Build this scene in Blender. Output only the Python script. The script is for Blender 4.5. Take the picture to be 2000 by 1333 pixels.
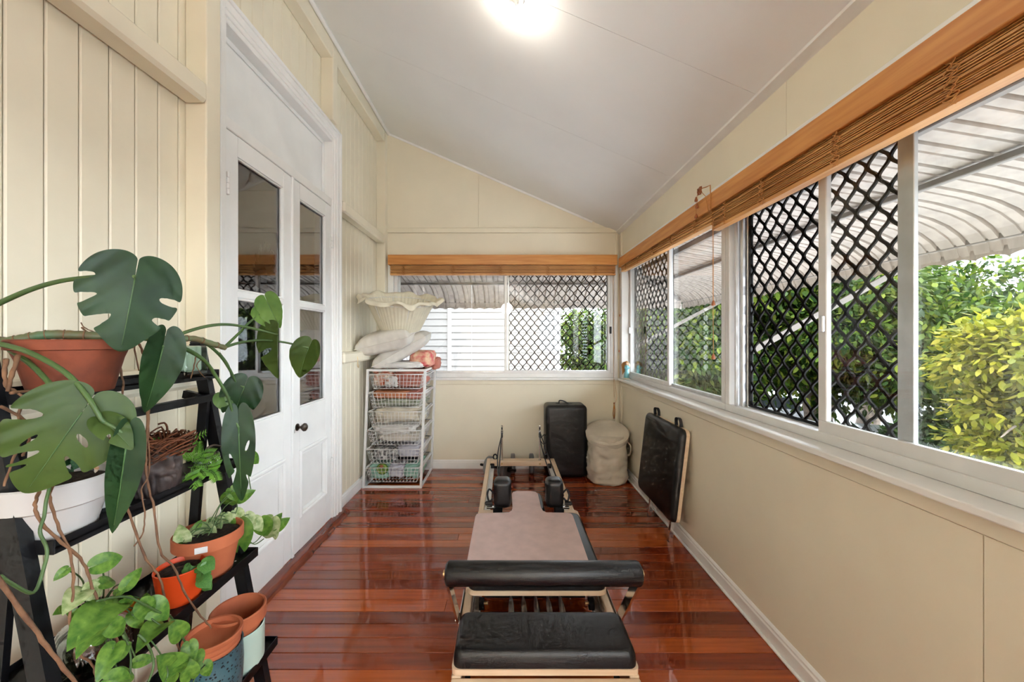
import bpy, bmesh, math, random
import numpy as np
from mathutils import Vector, Matrix, noise

# ------------------------------------------------------------------ clear, camera, light
for _o in list(bpy.data.objects):
    bpy.data.objects.remove(_o)
scene = bpy.context.scene
COL = scene.collection

F, VX, VY, H = 750.0, 990.0, 661.0, 1.45        # focal length and vanishing point in a 2000x1333 frame; eye height
cam_data = bpy.data.cameras.new('camera')
cam_data.sensor_width = 36.0
cam_data.lens = F / 2000.0 * 36.0
cam_data.shift_x = (1000.0 - VX) / 2000.0
cam_data.shift_y = -(666.5 - VY) / 2000.0
cam_data.clip_start = 0.02
cam_data.clip_end = 300
cam = bpy.data.objects.new('camera', cam_data)
cam.location = (0, 0, H)
cam.rotation_euler = (math.radians(90), 0, 0)
COL.objects.link(cam)
scene.camera = cam

world = bpy.data.worlds.new('sky')
scene.world = world
world.use_nodes = True
_bg = world.node_tree.nodes['Background']
_bg.inputs['Color'].default_value = (0.83, 0.915, 1.0, 1)
_bg.inputs['Strength'].default_value = 7.2

_sd = bpy.data.lights.new('sun', 'SUN')
_sd.energy = 1.2
_sd.angle = math.radians(3)
_sd.color = (1.0, 0.95, 0.86)
sun = bpy.data.objects.new('sun', _sd)
sun.rotation_euler = Vector((-0.40, -0.34, -0.85)).to_track_quat('-Z', 'Y').to_euler()
sun.location = (8, 8, 16)
COL.objects.link(sun)

BULB_W = 1.7
FILL_GLOBE_W = 84.0
vs = scene.view_settings
vs.view_transform = 'Standard'
vs.look = 'None'
vs.exposure = 1.28
vs.gamma = 1.0
vs.use_curve_mapping = False
scene.cycles.use_denoising = True
scene.cycles.max_bounces = 8
scene.cycles.diffuse_bounces = 4
scene.cycles.glossy_bounces = 3
scene.cycles.transparent_max_bounces = 14
scene.cycles.use_adaptive_sampling = True
scene.cycles.adaptive_threshold = 0.06
scene.cycles.adaptive_min_samples = 12
scene.cycles.sample_clamp_indirect = 6.0
scene.cycles.caustics_reflective = False
scene.cycles.caustics_refractive = False

rng = random.Random(11)

# ------------------------------------------------------------------ pixel helpers (photo frame 2000x1333)
def P(px, py, Y):
    return Vector(((px - VX) * Y / F, Y, H - (py - VY) * Y / F))

def PX(px, py, X):
    return P(px, py, X * F / (px - VX))

def PZ(px, py, Z):
    return P(px, py, (H - Z) * F / (py - VY))

def SF(px, py, off=0.03):
    """pixel to a point on the slanted front plane of the ladder shelf, moved off metres into the room"""
    dx, dz = (px - VX) / F, -(py - VY) / F
    # X = -1.207+off + 0.2188*(1.32-Z),  X = dx*Y, Z = H + dz*Y
    Y = (-1.207 + off + 0.2188 * (1.32 - H)) / (dx + 0.2188 * dz)
    return P(px, py, Y)

# ------------------------------------------------------------------ mesh builder
def frame_from(d):
    d = d.normalized()
    a = Vector((0, 0, 1)) if abs(d.z) < 0.9 else Vector((1, 0, 0))
    u = d.cross(a).normalized()
    return u, d.cross(u).normalized()

class MB:
    def __init__(s):
        s.v = []; s.f = []
    def add(s, vs_, fs_, M=None):
        b = len(s.v)
        if M is not None:
            vs_ = [M @ Vector(p) for p in vs_]
        s.v += [tuple(p) for p in vs_]
        s.f += [tuple(i + b for i in f) for f in fs_]
        return s
    def box(s, x0, x1, y0, y1, z0, z1, M=None):
        v = [(x0,y0,z0),(x1,y0,z0),(x1,y1,z0),(x0,y1,z0),(x0,y0,z1),(x1,y0,z1),(x1,y1,z1),(x0,y1,z1)]
        f = [(0,3,2,1),(4,5,6,7),(0,1,5,4),(1,2,6,5),(2,3,7,6),(3,0,4,7)]
        return s.add(v, f, M)
    def rbox(s, x0, x1, y0, y1, z0, z1, r=0.01, seg=2, M=None):
        bm = bmesh.new()
        bmesh.ops.create_cube(bm, size=1)
        for w in bm.verts:
            w.co = Vector((x0+(w.co.x+.5)*(x1-x0), y0+(w.co.y+.5)*(y1-y0), z0+(w.co.z+.5)*(z1-z0)))
        r = min(r, .49*min(abs(x1-x0), abs(y1-y0), abs(z1-z0)))
        bmesh.ops.bevel(bm, geom=list(bm.edges), offset=r, segments=seg, profile=.5, affect='EDGES')
        bm.verts.index_update()
        v = [w.co.copy() for w in bm.verts]; f = [tuple(w.index for w in q.verts) for q in bm.faces]
        bm.free()
        return s.add(v, f, M)
    def tube(s, pts, r, n=8, cap=True, closed=False):
        pts = [Vector(p) for p in pts]
        m = len(pts)
        rr = r if isinstance(r, (list, tuple)) else [r]*m
        b = len(s.v)
        pu = None
        for i, p in enumerate(pts):
            if closed:
                d = pts[(i+1) % m] - pts[i-1]
            else:
                d = pts[min(i+1, m-1)] - pts[max(i-1, 0)]
            if d.length < 1e-9: d = Vector((0,0,1))
            d.normalize()
            if pu is None:
                u, w = frame_from(d)
            else:
                u = pu - d*pu.dot(d)
                if u.length < 1e-6: u, w = frame_from(d)
                u.normalize(); w = d.cross(u)
            pu = u
            for k in range(n):
                a = 2*math.pi*k/n
                s.v.append(tuple(p + (u*math.cos(a) + w*math.sin(a))*rr[i]))
        rng_ = range(m) if closed else range(m-1)
        for i in rng_:
            j = (i+1) % m
            for k in range(n):
                k2 = (k+1) % n
                s.f.append((b+i*n+k, b+i*n+k2, b+j*n+k2, b+j*n+k))
        if cap and not closed:
            s.f.append(tuple(b+k for k in reversed(range(n))))
            s.f.append(tuple(b+(m-1)*n+k for k in range(n)))
        return s
    def cyl(s, p0, p1, r, n=16, r1=None):
        return s.tube([p0, p1], [r, r if r1 is None else r1], n)
    def bar(s, p0, p1, w, t, up=(0,0,1)):
        """rectangular bar from p0 to p1: w across (horizontal-ish), t along up"""
        p0 = Vector(p0); p1 = Vector(p1); d = (p1-p0).normalized(); up = Vector(up)
        a = d.cross(up)
        if a.length < 1e-6: a = Vector((1,0,0))
        a.normalize(); c = a.cross(d).normalized()
        v = []
        for p in (p0, p1):
            for i, j in ((-1,-1),(1,-1),(1,1),(-1,1)):
                v.append(p + a*(i*w/2) + c*(j*t/2))
        return s.add(v, [(3,2,1,0),(4,5,6,7),(0,1,5,4),(1,2,6,5),(2,3,7,6),(3,0,4,7)])
    def lathe(s, prof, n=32, c=(0,0,0), M=None, rad=None, close=False):
        """prof = [(r,z)...]; rad(theta,i) multiplies the radius"""
        v = []; f = []
        m = len(prof)
        for i, (r, z) in enumerate(prof):
            for k in range(n):
                a = 2*math.pi*k/n
                q = r*(rad(a, i) if rad else 1)
                v.append((c[0]+q*math.cos(a), c[1]+q*math.sin(a), c[2]+z))
        for i in range(m-1 if not close else m):
            j = (i+1) % m
            for k in range(n):
                k2 = (k+1) % n
                f.append((i*n+k, i*n+k2, j*n+k2, j*n+k))
        if not close:
            if prof[0][0] > 1e-6: f.append(tuple(reversed(range(n))))
            if prof[-1][0] > 1e-6: f.append(tuple((m-1)*n+k for k in range(n)))
        return s.add(v, f, M)
    def prism(s, poly, z0, z1, M=None):
        n = len(poly)
        v = [(x,y,z0) for x,y in poly] + [(x,y,z1) for x,y in poly]
        f = [tuple(reversed(range(n))), tuple(range(n, 2*n))] + [(i,(i+1)%n,n+(i+1)%n,n+i) for i in range(n)]
        return s.add(v, f, M)
    def grid(s, fn, nu, nv, M=None, wrap=False):
        v = [fn(i/nu, j/nv) for i in range(nu+1) for j in range(nv+1)]
        f = []
        for i in range(nu):
            for j in range(nv):
                f.append((i*(nv+1)+j, (i+1)*(nv+1)+j, (i+1)*(nv+1)+j+1, i*(nv+1)+j+1))
        return s.add(v, f, M)
    def ball(s, c, r, n=12, m=8, sc=(1,1,1)):
        pr = [(math.sin(math.pi*i/m)*r + 1e-5, -math.cos(math.pi*i/m)*r) for i in range(m+1)]
        M = Matrix.Translation(c) @ Matrix.Diagonal((sc[0],sc[1],sc[2],1))
        return s.lathe(pr, n, M=M)
    def mesh(s, name, mat, smooth, org):
        me = bpy.data.meshes.new(name)
        me.from_pydata([(a-org[0], b-org[1], c-org[2]) for a,b,c in s.v], [], s.f)
        if mat is not None: me.materials.append(mat)
        if smooth:
            me.polygons.foreach_set('use_smooth', [True]*len(me.polygons))
            if smooth != 2:
                try: me.set_sharp_from_angle(angle=math.radians(smooth if smooth > 2 else 42))
                except Exception: pass
        me.update()
        return me
    def build(s, name, mat, parent=None, smooth=False, org=None, **kw):
        xs = [p[0] for p in s.v]; ys = [p[1] for p in s.v]; zs = [p[2] for p in s.v]
        if org is None:
            zc = min(zs) if parent is None else (min(zs)+max(zs))/2
            org = Vector(((min(xs)+max(xs))/2, (min(ys)+max(ys))/2, zc))
        org = Vector(org)
        o = bpy.data.objects.new(name, s.mesh(name, mat, smooth, org))
        COL.objects.link(o)
        put(o, org, parent)
        tag(o, **kw)
        return o

WORG = {}
def put(o, org, parent=None):
    WORG[o.name] = Vector(org)
    if parent is not None:
        o.parent = parent
        o.location = Vector(org) - WORG[parent.name]
    else:
        o.location = org

def tag(o, label=None, cat=None, group=None, kind=None):
    if label: o['label'] = label
    if cat: o['category'] = cat
    if group: o['group'] = group
    if kind: o['kind'] = kind
    return o

def thing(name, label, cat, loc, group=None, kind=None):
    o = bpy.data.objects.new(name, None)
    o.empty_display_size = .05
    COL.objects.link(o)
    put(o, Vector(loc))
    return tag(o, label, cat, group, kind)

def share(name, me, M, parent):
    """another object on shared mesh data, placed by world matrix M, under parent"""
    o = bpy.data.objects.new(name, me)
    COL.objects.link(o)
    L = Matrix.Translation(-WORG[parent.name]) @ M
    o.parent = parent
    o.matrix_local = L
    WORG[o.name] = M.translation.copy()
    return o

def spline(pts, n=6):
    pts = [Vector(p) for p in pts]
    out = []
    for i in range(len(pts)-1):
        p0 = pts[max(i-1,0)]; p1 = pts[i]; p2 = pts[i+1]; p3 = pts[min(i+2,len(pts)-1)]
        for k in range(n):
            t = k/n
            out.append(.5*((2*p1)+(p2-p0)*t+(2*p0-5*p1+4*p2-p3)*t*t+(3*p1-p0-3*p2+p3)*t*t*t))
    out.append(pts[-1])
    return out

# ------------------------------------------------------------------ materials
def srgb(r, g, b):
    f = lambda c: (c/255/12.92) if c/255 <= .04045 else ((c/255+.055)/1.055)**2.4
    return (f(r), f(g), f(b))

def mat(name, col, rough=.5, metal=0., var=.06, scale=6., stretch=(1,1,1), bump=0., bscale=40., spec=.5, coat=0., trans=0., obj=True, col2=None, objrand=0., sss=0.):
    m = bpy.data.materials.new(name); m.use_nodes = True
    nt = m.node_tree; N = nt.nodes; L = nt.links
    b = N['Principled BSDF']
    b.inputs['Roughness'].default_value = rough
    b.inputs['Metallic'].default_value = metal
    b.inputs['Specular IOR Level'].default_value = spec
    b.inputs['Coat Weight'].default_value = coat
    b.inputs['Coat Roughness'].default_value = .08
    b.inputs['Transmission Weight'].default_value = trans
    tc = N.new('ShaderNodeTexCoord')
    mp = N.new('ShaderNodeMapping'); mp.inputs['Scale'].default_value = stretch
    L.new(tc.outputs['Object'], mp.inputs['Vector'])
    nz = N.new('ShaderNodeTexNoise'); nz.inputs['Scale'].default_value = scale; nz.inputs['Detail'].default_value = 5
    L.new(mp.outputs['Vector'], nz.inputs['Vector'])
    rp = N.new('ShaderNodeValToRGB')
    c2 = col2 if col2 else tuple(max(0, c*(1-2*var)) for c in col)
    c1 = col if col2 else tuple(min(1, c*(1+var)) for c in col)
    rp.color_ramp.elements[0].position = .35; rp.color_ramp.elements[0].color = (*c2, 1)
    rp.color_ramp.elements[1].position = .65; rp.color_ramp.elements[1].color = (*c1, 1)
    L.new(nz.outputs['Fac'], rp.inputs['Fac'])
    out = rp.outputs['Color']
    if objrand:
        oi = N.new('ShaderNodeObjectInfo')
        hs = N.new('ShaderNodeHueSaturation')
        mr = N.new('ShaderNodeMapRange'); mr.inputs['To Min'].default_value = 1-objrand; mr.inputs['To Max'].default_value = 1+objrand
        L.new(oi.outputs['Random'], mr.inputs['Value']); L.new(mr.outputs['Result'], hs.inputs['Value'])
        L.new(out, hs.inputs['Color']); out = hs.outputs['Color']
    L.new(out, b.inputs['Base Color'])
    if bump:
        n2 = N.new('ShaderNodeTexNoise'); n2.inputs['Scale'].default_value = bscale; n2.inputs['Detail'].default_value = 4
        L.new(mp.outputs['Vector'], n2.inputs['Vector'])
        bp = N.new('ShaderNodeBump'); bp.inputs['Strength'].default_value = bump; bp.inputs['Distance'].default_value = .004
        L.new(n2.outputs['Fac'], bp.inputs['Height']); L.new(bp.outputs['Normal'], b.inputs['Normal'])
    return m

def glass_mat(name, tint=(1,1,1), refl=1.0, rough=0.0):
    """thin sheet glass: clear with a Fresnel reflection"""
    m = bpy.data.materials.new(name); m.use_nodes = True
    nt = m.node_tree; N = nt.nodes; L = nt.links
    N.remove(N['Principled BSDF'])
    out = N['Material Output']
    tr = N.new('ShaderNodeBsdfTransparent'); tr.inputs['Color'].default_value = (*tint, 1)
    gl = N.new('ShaderNodeBsdfGlossy'); gl.inputs['Roughness'].default_value = rough
    fr = N.new('ShaderNodeFresnel')
    ge = N.new('ShaderNodeNewGeometry'); mi_ = N.new('ShaderNodeMix')      # same Fresnel from either face of the thin sheet
    mi_.inputs['A'].default_value = 1.5; mi_.inputs['B'].default_value = 1/1.5
    L.new(ge.outputs['Backfacing'], mi_.inputs['Factor']); L.new(mi_.outputs['Result'], fr.inputs['IOR'])
    mu = N.new('ShaderNodeMath'); mu.operation = 'MULTIPLY'; mu.inputs[1].default_value = refl; mu.use_clamp = True
    L.new(fr.outputs['Fac'], mu.inputs[0])
    mx = N.new('ShaderNodeMixShader')
    L.new(mu.outputs[0], mx.inputs['Fac']); L.new(tr.outputs[0], mx.inputs[1]); L.new(gl.outputs[0], mx.inputs[2])
    L.new(mx.outputs[0], out.inputs['Surface'])
    return m

def leaf_mat(name, c1, c2, rough=.4, transl=.25, scale=9., spec=.5, island=False, c3=None, thr=(.35,.65)):
    m = bpy.data.materials.new(name); m.use_nodes = True
    nt = m.node_tree; N = nt.nodes; L = nt.links
    b = N['Principled BSDF']; b.inputs['Roughness'].default_value = rough; b.inputs['Specular IOR Level'].default_value = spec
    rp = N.new('ShaderNodeValToRGB')
    e = rp.color_ramp.elements
    e[0].position = thr[0]; e[0].color = (*c1, 1); e[1].position = thr[1]; e[1].color = (*c2, 1)
    if c3:
        q = e.new(min(1, thr[1]+.25)); q.color = (*c3, 1)
    if island:
        g = N.new('ShaderNodeNewGeometry')
        L.new(g.outputs['Random Per Island'], rp.inputs['Fac'])
    else:
        tc = N.new('ShaderNodeTexCoord')
        nz = N.new('ShaderNodeTexNoise'); nz.inputs['Scale'].default_value = scale; nz.inputs['Detail'].default_value = 4
        L.new(tc.outputs['Object'], nz.inputs['Vector']); L.new(nz.outputs['Fac'], rp.inputs['Fac'])
    L.new(rp.outputs['Color'], b.inputs['Base Color'])
    t = N.new('ShaderNodeBsdfTranslucent'); L.new(rp.outputs['Color'], t.inputs['Color'])
    mx = N.new('ShaderNodeMixShader'); mx.inputs['Fac'].default_value = transl
    L.new(b.outputs[0], mx.inputs[1]); L.new(t.outputs[0], mx.inputs[2])
    L.new(mx.outputs[0], N['Material Output'].inputs['Surface'])
    return m

def emit_mat(name, col, s):
    m = bpy.data.materials.new(name); m.use_nodes = True
    b = m.node_tree.nodes['Principled BSDF']
    b.inputs['Base Color'].default_value = (.9,.9,.9,1)
    b.inputs['Emission Color'].default_value = (*col, 1)
    b.inputs['Emission Strength'].default_value = s
    return m

def wood_mat(name, c1, c2, rough=.4, axis='X', objrand=.15, coat=0., scale=5.):
    st = {'X': (.6, 9, 9), 'Y': (9, .6, 9), 'Z': (9, 9, .6)}[axis]
    return mat(name, c1, rough, col2=c2, scale=scale, stretch=st, bump=.06, bscale=14, objrand=objrand, coat=coat)

def floor_mat():
    m = bpy.data.materials.new('polished_floor_timber'); m.use_nodes = True
    nt = m.node_tree; N = nt.nodes; L = nt.links
    b = N['Principled BSDF']
    tc = N.new('ShaderNodeTexCoord'); oi = N.new('ShaderNodeObjectInfo')
    off = N.new('ShaderNodeVectorMath'); off.operation = 'SCALE'
    comb = N.new('ShaderNodeCombineXYZ')
    L.new(oi.outputs['Random'], comb.inputs[0]); L.new(oi.outputs['Random'], comb.inputs[1])
    L.new(comb.outputs[0], off.inputs[0]); off.inputs['Scale'].default_value = 37
    ad = N.new('ShaderNodeVectorMath'); ad.operation = 'ADD'
    L.new(tc.outputs['Object'], ad.inputs[0]); L.new(off.outputs[0], ad.inputs[1])
    mp = N.new('ShaderNodeMapping'); mp.inputs['Scale'].default_value = (1.1, 16, 16)
    L.new(ad.outputs[0], mp.inputs['Vector'])
    nz = N.new('ShaderNodeTexNoise'); nz.inputs['Scale'].default_value = 2.2; nz.inputs['Detail'].default_value = 7; nz.inputs['Roughness'].default_value = .6
    L.new(mp.outputs[0], nz.inputs['Vector'])
    base = N.new('ShaderNodeValToRGB')
    e = base.color_ramp.elements
    e[0].position = 0; e[0].color = (*srgb(112, 44, 17), 1)
    e[1].position = 1; e[1].color = (*srgb(180, 86, 32), 1)
    for p, c in ((.25, srgb(134, 52, 20)), (.45, srgb(148, 58, 20)), (.62, srgb(126, 56, 22)), (.8, srgb(162, 68, 24)), (.93, srgb(186, 92, 38))):
        q = e.new(p); q.color = (*c, 1)
    L.new(oi.outputs['Random'], base.inputs['Fac'])
    gr = N.new('ShaderNodeValToRGB')
    gr.color_ramp.elements[0].position = .3; gr.color_ramp.elements[0].color = (.62, .58, .57, 1)
    gr.color_ramp.elements[1].position = .7; gr.color_ramp.elements[1].color = (1.25, 1.2, 1.15, 1)
    L.new(nz.outputs['Fac'], gr.inputs['Fac'])
    mx = N.new('ShaderNodeMix'); mx.data_type = 'RGBA'; mx.blend_type = 'MULTIPLY'; mx.inputs['Factor'].default_value = .85
    L.new(base.outputs['Color'], mx.inputs['A']); L.new(gr.outputs['Color'], mx.inputs['B'])
    L.new(mx.outputs['Result'], b.inputs['Base Color'])
    b.inputs['Roughness'].default_value = .24
    b.inputs['Specular IOR Level'].default_value = .2
    b.inputs['Coat Weight'].default_value = 1.0
    b.inputs['Coat Roughness'].default_value = .035
    n2 = N.new('ShaderNodeTexNoise'); n2.inputs['Scale'].default_value = 5; n2.inputs['Detail'].default_value = 3
    L.new(ad.outputs[0], n2.inputs['Vector'])
    bp = N.new('ShaderNodeBump'); bp.inputs['Strength'].default_value = .05; bp.inputs['Distance'].default_value = .01
    L.new(n2.outputs['Fac'], bp.inputs['Height'])
    L.new(bp.outputs['Normal'], b.inputs['Coat Normal']); L.new(bp.outputs['Normal'], b.inputs['Normal'])
    return m

M_ = {}
M_['cream'] = mat('cream_wall_paint', (.82,.748,.585), .42, var=.025, scale=3, bump=.05, bscale=60)
M_['cream_sheet'] = mat('cream_sheet_paint', (.82,.75,.59), .5, var=.02, scale=2, bump=.03, bscale=80)
M_['white_trim'] = mat('white_gloss_trim', (.86,.85,.82), .32, var=.02, bump=.03, bscale=50)
M_['white_door'] = mat('white_door_paint', (.86,.86,.84), .36, var=.025, scale=4, bump=.07, bscale=45)
M_['ceiling'] = mat('ceiling_paint', (.91,.915,.905), .6, var=.015, scale=1.5)
M_['floor'] = floor_mat()
M_['dark_gap'] = mat('dark_underfloor', (.03,.015,.01), .8)
M_['threshold'] = wood_mat('threshold_timber', srgb(132,56,28), srgb(92,34,18), .22, 'Y', 0, coat=.6)
M_['alu'] = mat('aluminium_frame', (.66,.67,.68), .34, metal=.75, var=.05, scale=12)
M_['alu_white'] = mat('white_aluminium', (.76,.75,.73), .4, metal=.15, var=.03)
M_['glass'] = glass_mat('window_glass', (.99,.997,.993), .9)
M_['door_glass'] = glass_mat('door_glass', (.80,.82,.84), 3.0)
M_['grille'] = mat('black_grille', (.007,.006,.005), .65, var=.1, spec=.1)
M_['blind'] = wood_mat('honey_timber_blind', srgb(224,166,100), srgb(198,136,74), .42, 'X', .08)
M_['blind_y'] = wood_mat('honey_timber_blind_side', srgb(224,166,100), srgb(198,136,74), .42, 'Y', .08)
M_['pelmet'] = wood_mat('honey_timber_pelmet', srgb(216,152,82), srgb(196,126,60), .42, 'X', 0)
M_['pelmet_y'] = wood_mat('honey_timber_pelmet_side', srgb(216,152,82), srgb(196,126,60), .42, 'Y', 0)
M_['cord'] = mat('tan_cord', srgb(190,130,70), .8)
M_['toggle'] = mat('brown_wood_toggle', srgb(150,84,40), .45)
M_['brass'] = mat('brass', (.6,.42,.2), .35, metal=.9)
M_['black_metal'] = mat('black_powdercoat', (.006,.0065,.008), .42, var=.1, spec=.35)
M_['vinyl'] = mat('black_vinyl', (.007,.0075,.009), .40, var=.1, bump=.12, bscale=260, spec=.55)
M_['ply'] = wood_mat('pale_plywood', srgb(230,206,178), srgb(216,186,154), .45, 'X', .02)
M_['ply_y'] = wood_mat('pale_rail_timber', srgb(230,206,178), srgb(218,190,158), .42, 'Y', .02)
M_['mauve'] = mat('mauve_mat', srgb(206,180,174), .72, var=.04, scale=14, bump=.08, bscale=300)
M_['chrome'] = mat('chrome', (.78,.76,.74), .14, metal=1., var=.02)
M_['spring'] = mat('spring_steel', (.66,.62,.56), .35, metal=.55, var=.05)
M_['rubber'] = mat('black_rubber', (.018,.018,.02), .7)
M_['rope'] = mat('black_rope', (.03,.032,.036), .8, bump=.2, bscale=300)
M_['grey_rubber'] = mat('grey_plate_rubber', (.20,.205,.21), .55, var=.06)
M_['canvas'] = mat('cream_canvas', (.66,.59,.48), .85, var=.06, scale=5, bump=.25, bscale=22)
M_['white_wire'] = mat('white_wire', (.80,.79,.77), .35, var=.02)
M_['sticker'] = mat('white_sticker', (.75,.75,.74), .5, var=.02)
M_['ink'] = mat('black_ink', (.02,.02,.02), .6)
M_['yellow_ink'] = mat('yellow_print', (.7,.45,.08), .6)
M_['terracotta'] = mat('terracotta', srgb(186,104,66), .75, col2=srgb(166,86,54), scale=7, bump=.1, bscale=50)
M_['terracotta_old'] = mat('weathered_terracotta', srgb(140,70,44), .8, col2=srgb(96,48,34), scale=9, bump=.2, bscale=40)
M_['soil'] = mat('potting_soil', (.035,.024,.016), .95, var=.4, scale=60, bump=.8, bscale=90)
M_['white_ceramic'] = mat('white_ceramic', (.50,.485,.47), .3, var=.02)
M_['mint'] = mat('mint_ceramic', srgb(186,208,194), .3, var=.03)
M_['orange'] = mat('orange_plastic', srgb(216,72,24), .42, var=.04)
M_['stem'] = leaf_mat('green_stem', srgb(56,82,40), srgb(80,108,56), .45, .05)
M_['rhizome'] = mat('ringed_green_stem', srgb(84,112,78), .5, col2=srgb(110,84,54), scale=14, stretch=(1,1,1))
M_['root'] = mat('brown_root', srgb(128,92,64), .8, col2=srgb(96,66,46), scale=30, bump=.3, bscale=120)
M_['monstera'] = leaf_mat('monstera_leaf', srgb(26,50,28), srgb(40,68,34), .42, .10, 7, spec=.3)
M_['monstera_mid'] = leaf_mat('monstera_leaf_olive', srgb(52,72,28), srgb(70,90,38), .45, .15, 7, spec=.3)
M_['monstera_light'] = leaf_mat('monstera_leaf_light', srgb(72,110,48), srgb(108,142,66), .35, .25, 7)
M_['midrib'] = leaf_mat('leaf_midrib', srgb(64,96,54), srgb(82,114,66), .4, .1)
M_['pothos'] = leaf_mat('pothos_leaf', srgb(62,104,38), srgb(112,148,60), .36, .25, 3.2, c3=srgb(164,178,104), thr=(.35,.66), spec=.35)
M_['pothos_pale'] = leaf_mat('pothos_leaf_marbled', srgb(106,136,70), srgb(190,200,150), .4, .25, 2.6, thr=(.34,.62), spec=.35)
M_['ivy'] = leaf_mat('ivy_leaf', srgb(60,110,50), srgb(96,146,70), .4, .2, 20)
M_['fern'] = leaf_mat('fern_leaf', srgb(84,140,40), srgb(124,176,60), .5, .3, 20)
M_['twig'] = mat('rust_twig', srgb(112,62,32), .8, col2=srgb(66,36,20), scale=20, bump=.3, bscale=80)
M_['bust'] = mat('dark_stone', srgb(78,66,62), .6, col2=srgb(44,36,36), scale=18, bump=.5, bscale=30)
M_['sheet_white'] = mat('white_linen', (.68,.66,.62), .9, var=.04, scale=8, bump=.2, bscale=30)
M_['pillow'] = mat('oatmeal_pillow', srgb(220,214,204), .9, var=.04, scale=10, bump=.35, bscale=46)
M_['shade_cloth'] = mat('cream_shade_cloth', srgb(226,218,194), .9, var=.03, scale=12, bump=.1, bscale=60)
M_['awning'] = mat('awning_metal', (.35,.298,.262), .55, var=.09, scale=5, stretch=(3,3,1))
M_['awning_bar'] = mat('awning_bar_metal', (.17,.15,.138), .55, var=.12, scale=9)
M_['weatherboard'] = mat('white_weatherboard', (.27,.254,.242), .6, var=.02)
M_['concrete'] = mat('bounce_concrete', (.48,.475,.47), .85, var=.06, scale=.8)  # kept pale out of view to bounce light onto awnings and ceiling
M_['far_concrete'] = mat('dark_concrete', (.15,.148,.145), .85, var=.08, scale=1.2)  # darker tone for the far slabs so daylight does not burn them out
M_['road'] = mat('grey_road', (.085,.085,.09), .9, var=.06, scale=.6)
M_['bark'] = mat('tree_bark', (.13,.095,.07), .9, var=.25, scale=6, bump=.6, bscale=9)
M_['foliage'] = leaf_mat('street_tree_leaves', srgb(21,42,10), srgb(60,80,20), .6, .45, island=True, c3=srgb(96,104,31), thr=(.05,.7), spec=.15)
M_['foliage_dark'] = leaf_mat('shade_tree_leaves', srgb(21,38,14), srgb(48,70,23), .6, .35, island=True, thr=(.05,.9), spec=.15)
M_['foliage_gold'] = leaf_mat('golden_shrub_leaves', srgb(72,78,11), srgb(114,112,24), .6, .45, island=True, c3=srgb(140,130,46), thr=(.05,.7), spec=.15)
# ================================================================== ROOM SHELL
XL, XS, XR = -1.425, -1.33, 1.262        # left boards, left stud face, right wall
YB, YR = 4.281, -7.0                      # back wall, rear wall
def ceil_z(x): return 3.1647 - .4325*x

# floor
fl = MB().box(XL-.05, XR+.1, YR-.1, YB+.1, -.12, -.019).build('floor', M_['dark_gap'], label='polished red brown timber floor of the sunroom', cat='floor', kind='structure')
bm_ = MB().rbox(-.5, .5, -.0442, .0442, -.019, 0, .0022, 1).mesh('floor_board', M_['floor'], False, (0,0,0))
y = YB - .045; row = 0
while y > YR:
    cuts = [XL, XR]
    if rng.random() < .33: cuts.insert(1, rng.uniform(-.7, .8))
    for a, b in zip(cuts[:-1], cuts[1:]):
        M = Matrix.Translation(((a+b)/2, y, rng.uniform(-.0006, 0))) @ Matrix.Diagonal((b-a-.0015, 1, 1, 1))
        share('floor_board', bm_, M, fl)
    y -= .0897; row += 1

# left wall: exposed-frame single-skin wall of vertical boards
DY0, DY1, DZ = 1.85, 3.06, 3.04           # door opening
wl = MB().box(XL-.06, XL-.016, YR, DY0, 0, 3.86).box(XL-.06, XL-.016, DY1, YB+.1, 0, 3.86).box(XL-.06, XL-.016, DY0, DY1, DZ, 3.86)\
    .build('wall_left', M_['cream'], label='cream wall of vertical tongue and groove boards beside the white doors', cat='wall', kind='structure')
wb_long = MB().rbox(-.016, 0, -.0468, .0468, 0, 3.76, .0045, 1).mesh('wall_board', M_['cream'], False, (0,0,0))
wb_short = MB().rbox(-.016, 0, -.0468, .0468, DZ, 3.76, .0045, 1).mesh('wall_board', M_['cream'], False, (0,0,0))
y = 1.0885 + .0483 - .0965*82
while y < YB - .02:
    short = DY0 - .03 < y < DY1 + .03
    share('wall_board', wb_short if short else wb_long, Matrix.Translation((XL, y, 0)), wl)
    y += .0965
def stud(y0, y1, z0, z1):
    MB().rbox(XL-.001, XS, y0, y1, z0, z1, .006, 2).build('stud', M_['cream'], wl)
stud(1.70, 1.785, 0, ceil_z(XS)-.01)
stud(2.94, 3.02, 3.125, ceil_z(XS)-.01)
stud(4.195, YB, 0, ceil_z(XS)-.01)
stud(-.2, -.12, 0, ceil_z(XS)-.01)
def belt(y0, y1, z0, z1, xf=XS-.002, b=.014):
    MB().rbox(XL-.001, xf, y0, y1, z0, z1, b, 1).build('belt_rail', M_['cream'], wl)
belt(-6.9, 1.705, 2.488, 2.582, -1.325); belt(3.155, 4.20, 2.488, 2.582)
belt(-6.9, 1.70, 1.237, 1.331); belt(3.155, 4.20, 1.237, 1.331)
MB().rbox(XL-.001, XS-.004, -6.9, 4.19, 3.60, 3.735, .006, 1).build('top_plate', M_['cream'], wl)
MB().tube(spline([P(698,697,3.27)+Vector((-.0,0,0)), P(699,705,3.27), P(698.6,716,3.27), P(700.5,718,3.24), P(701,713,3.22)], 4), .0028, 6).build('wall_hook', M_['brass'], wl, True)

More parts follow.
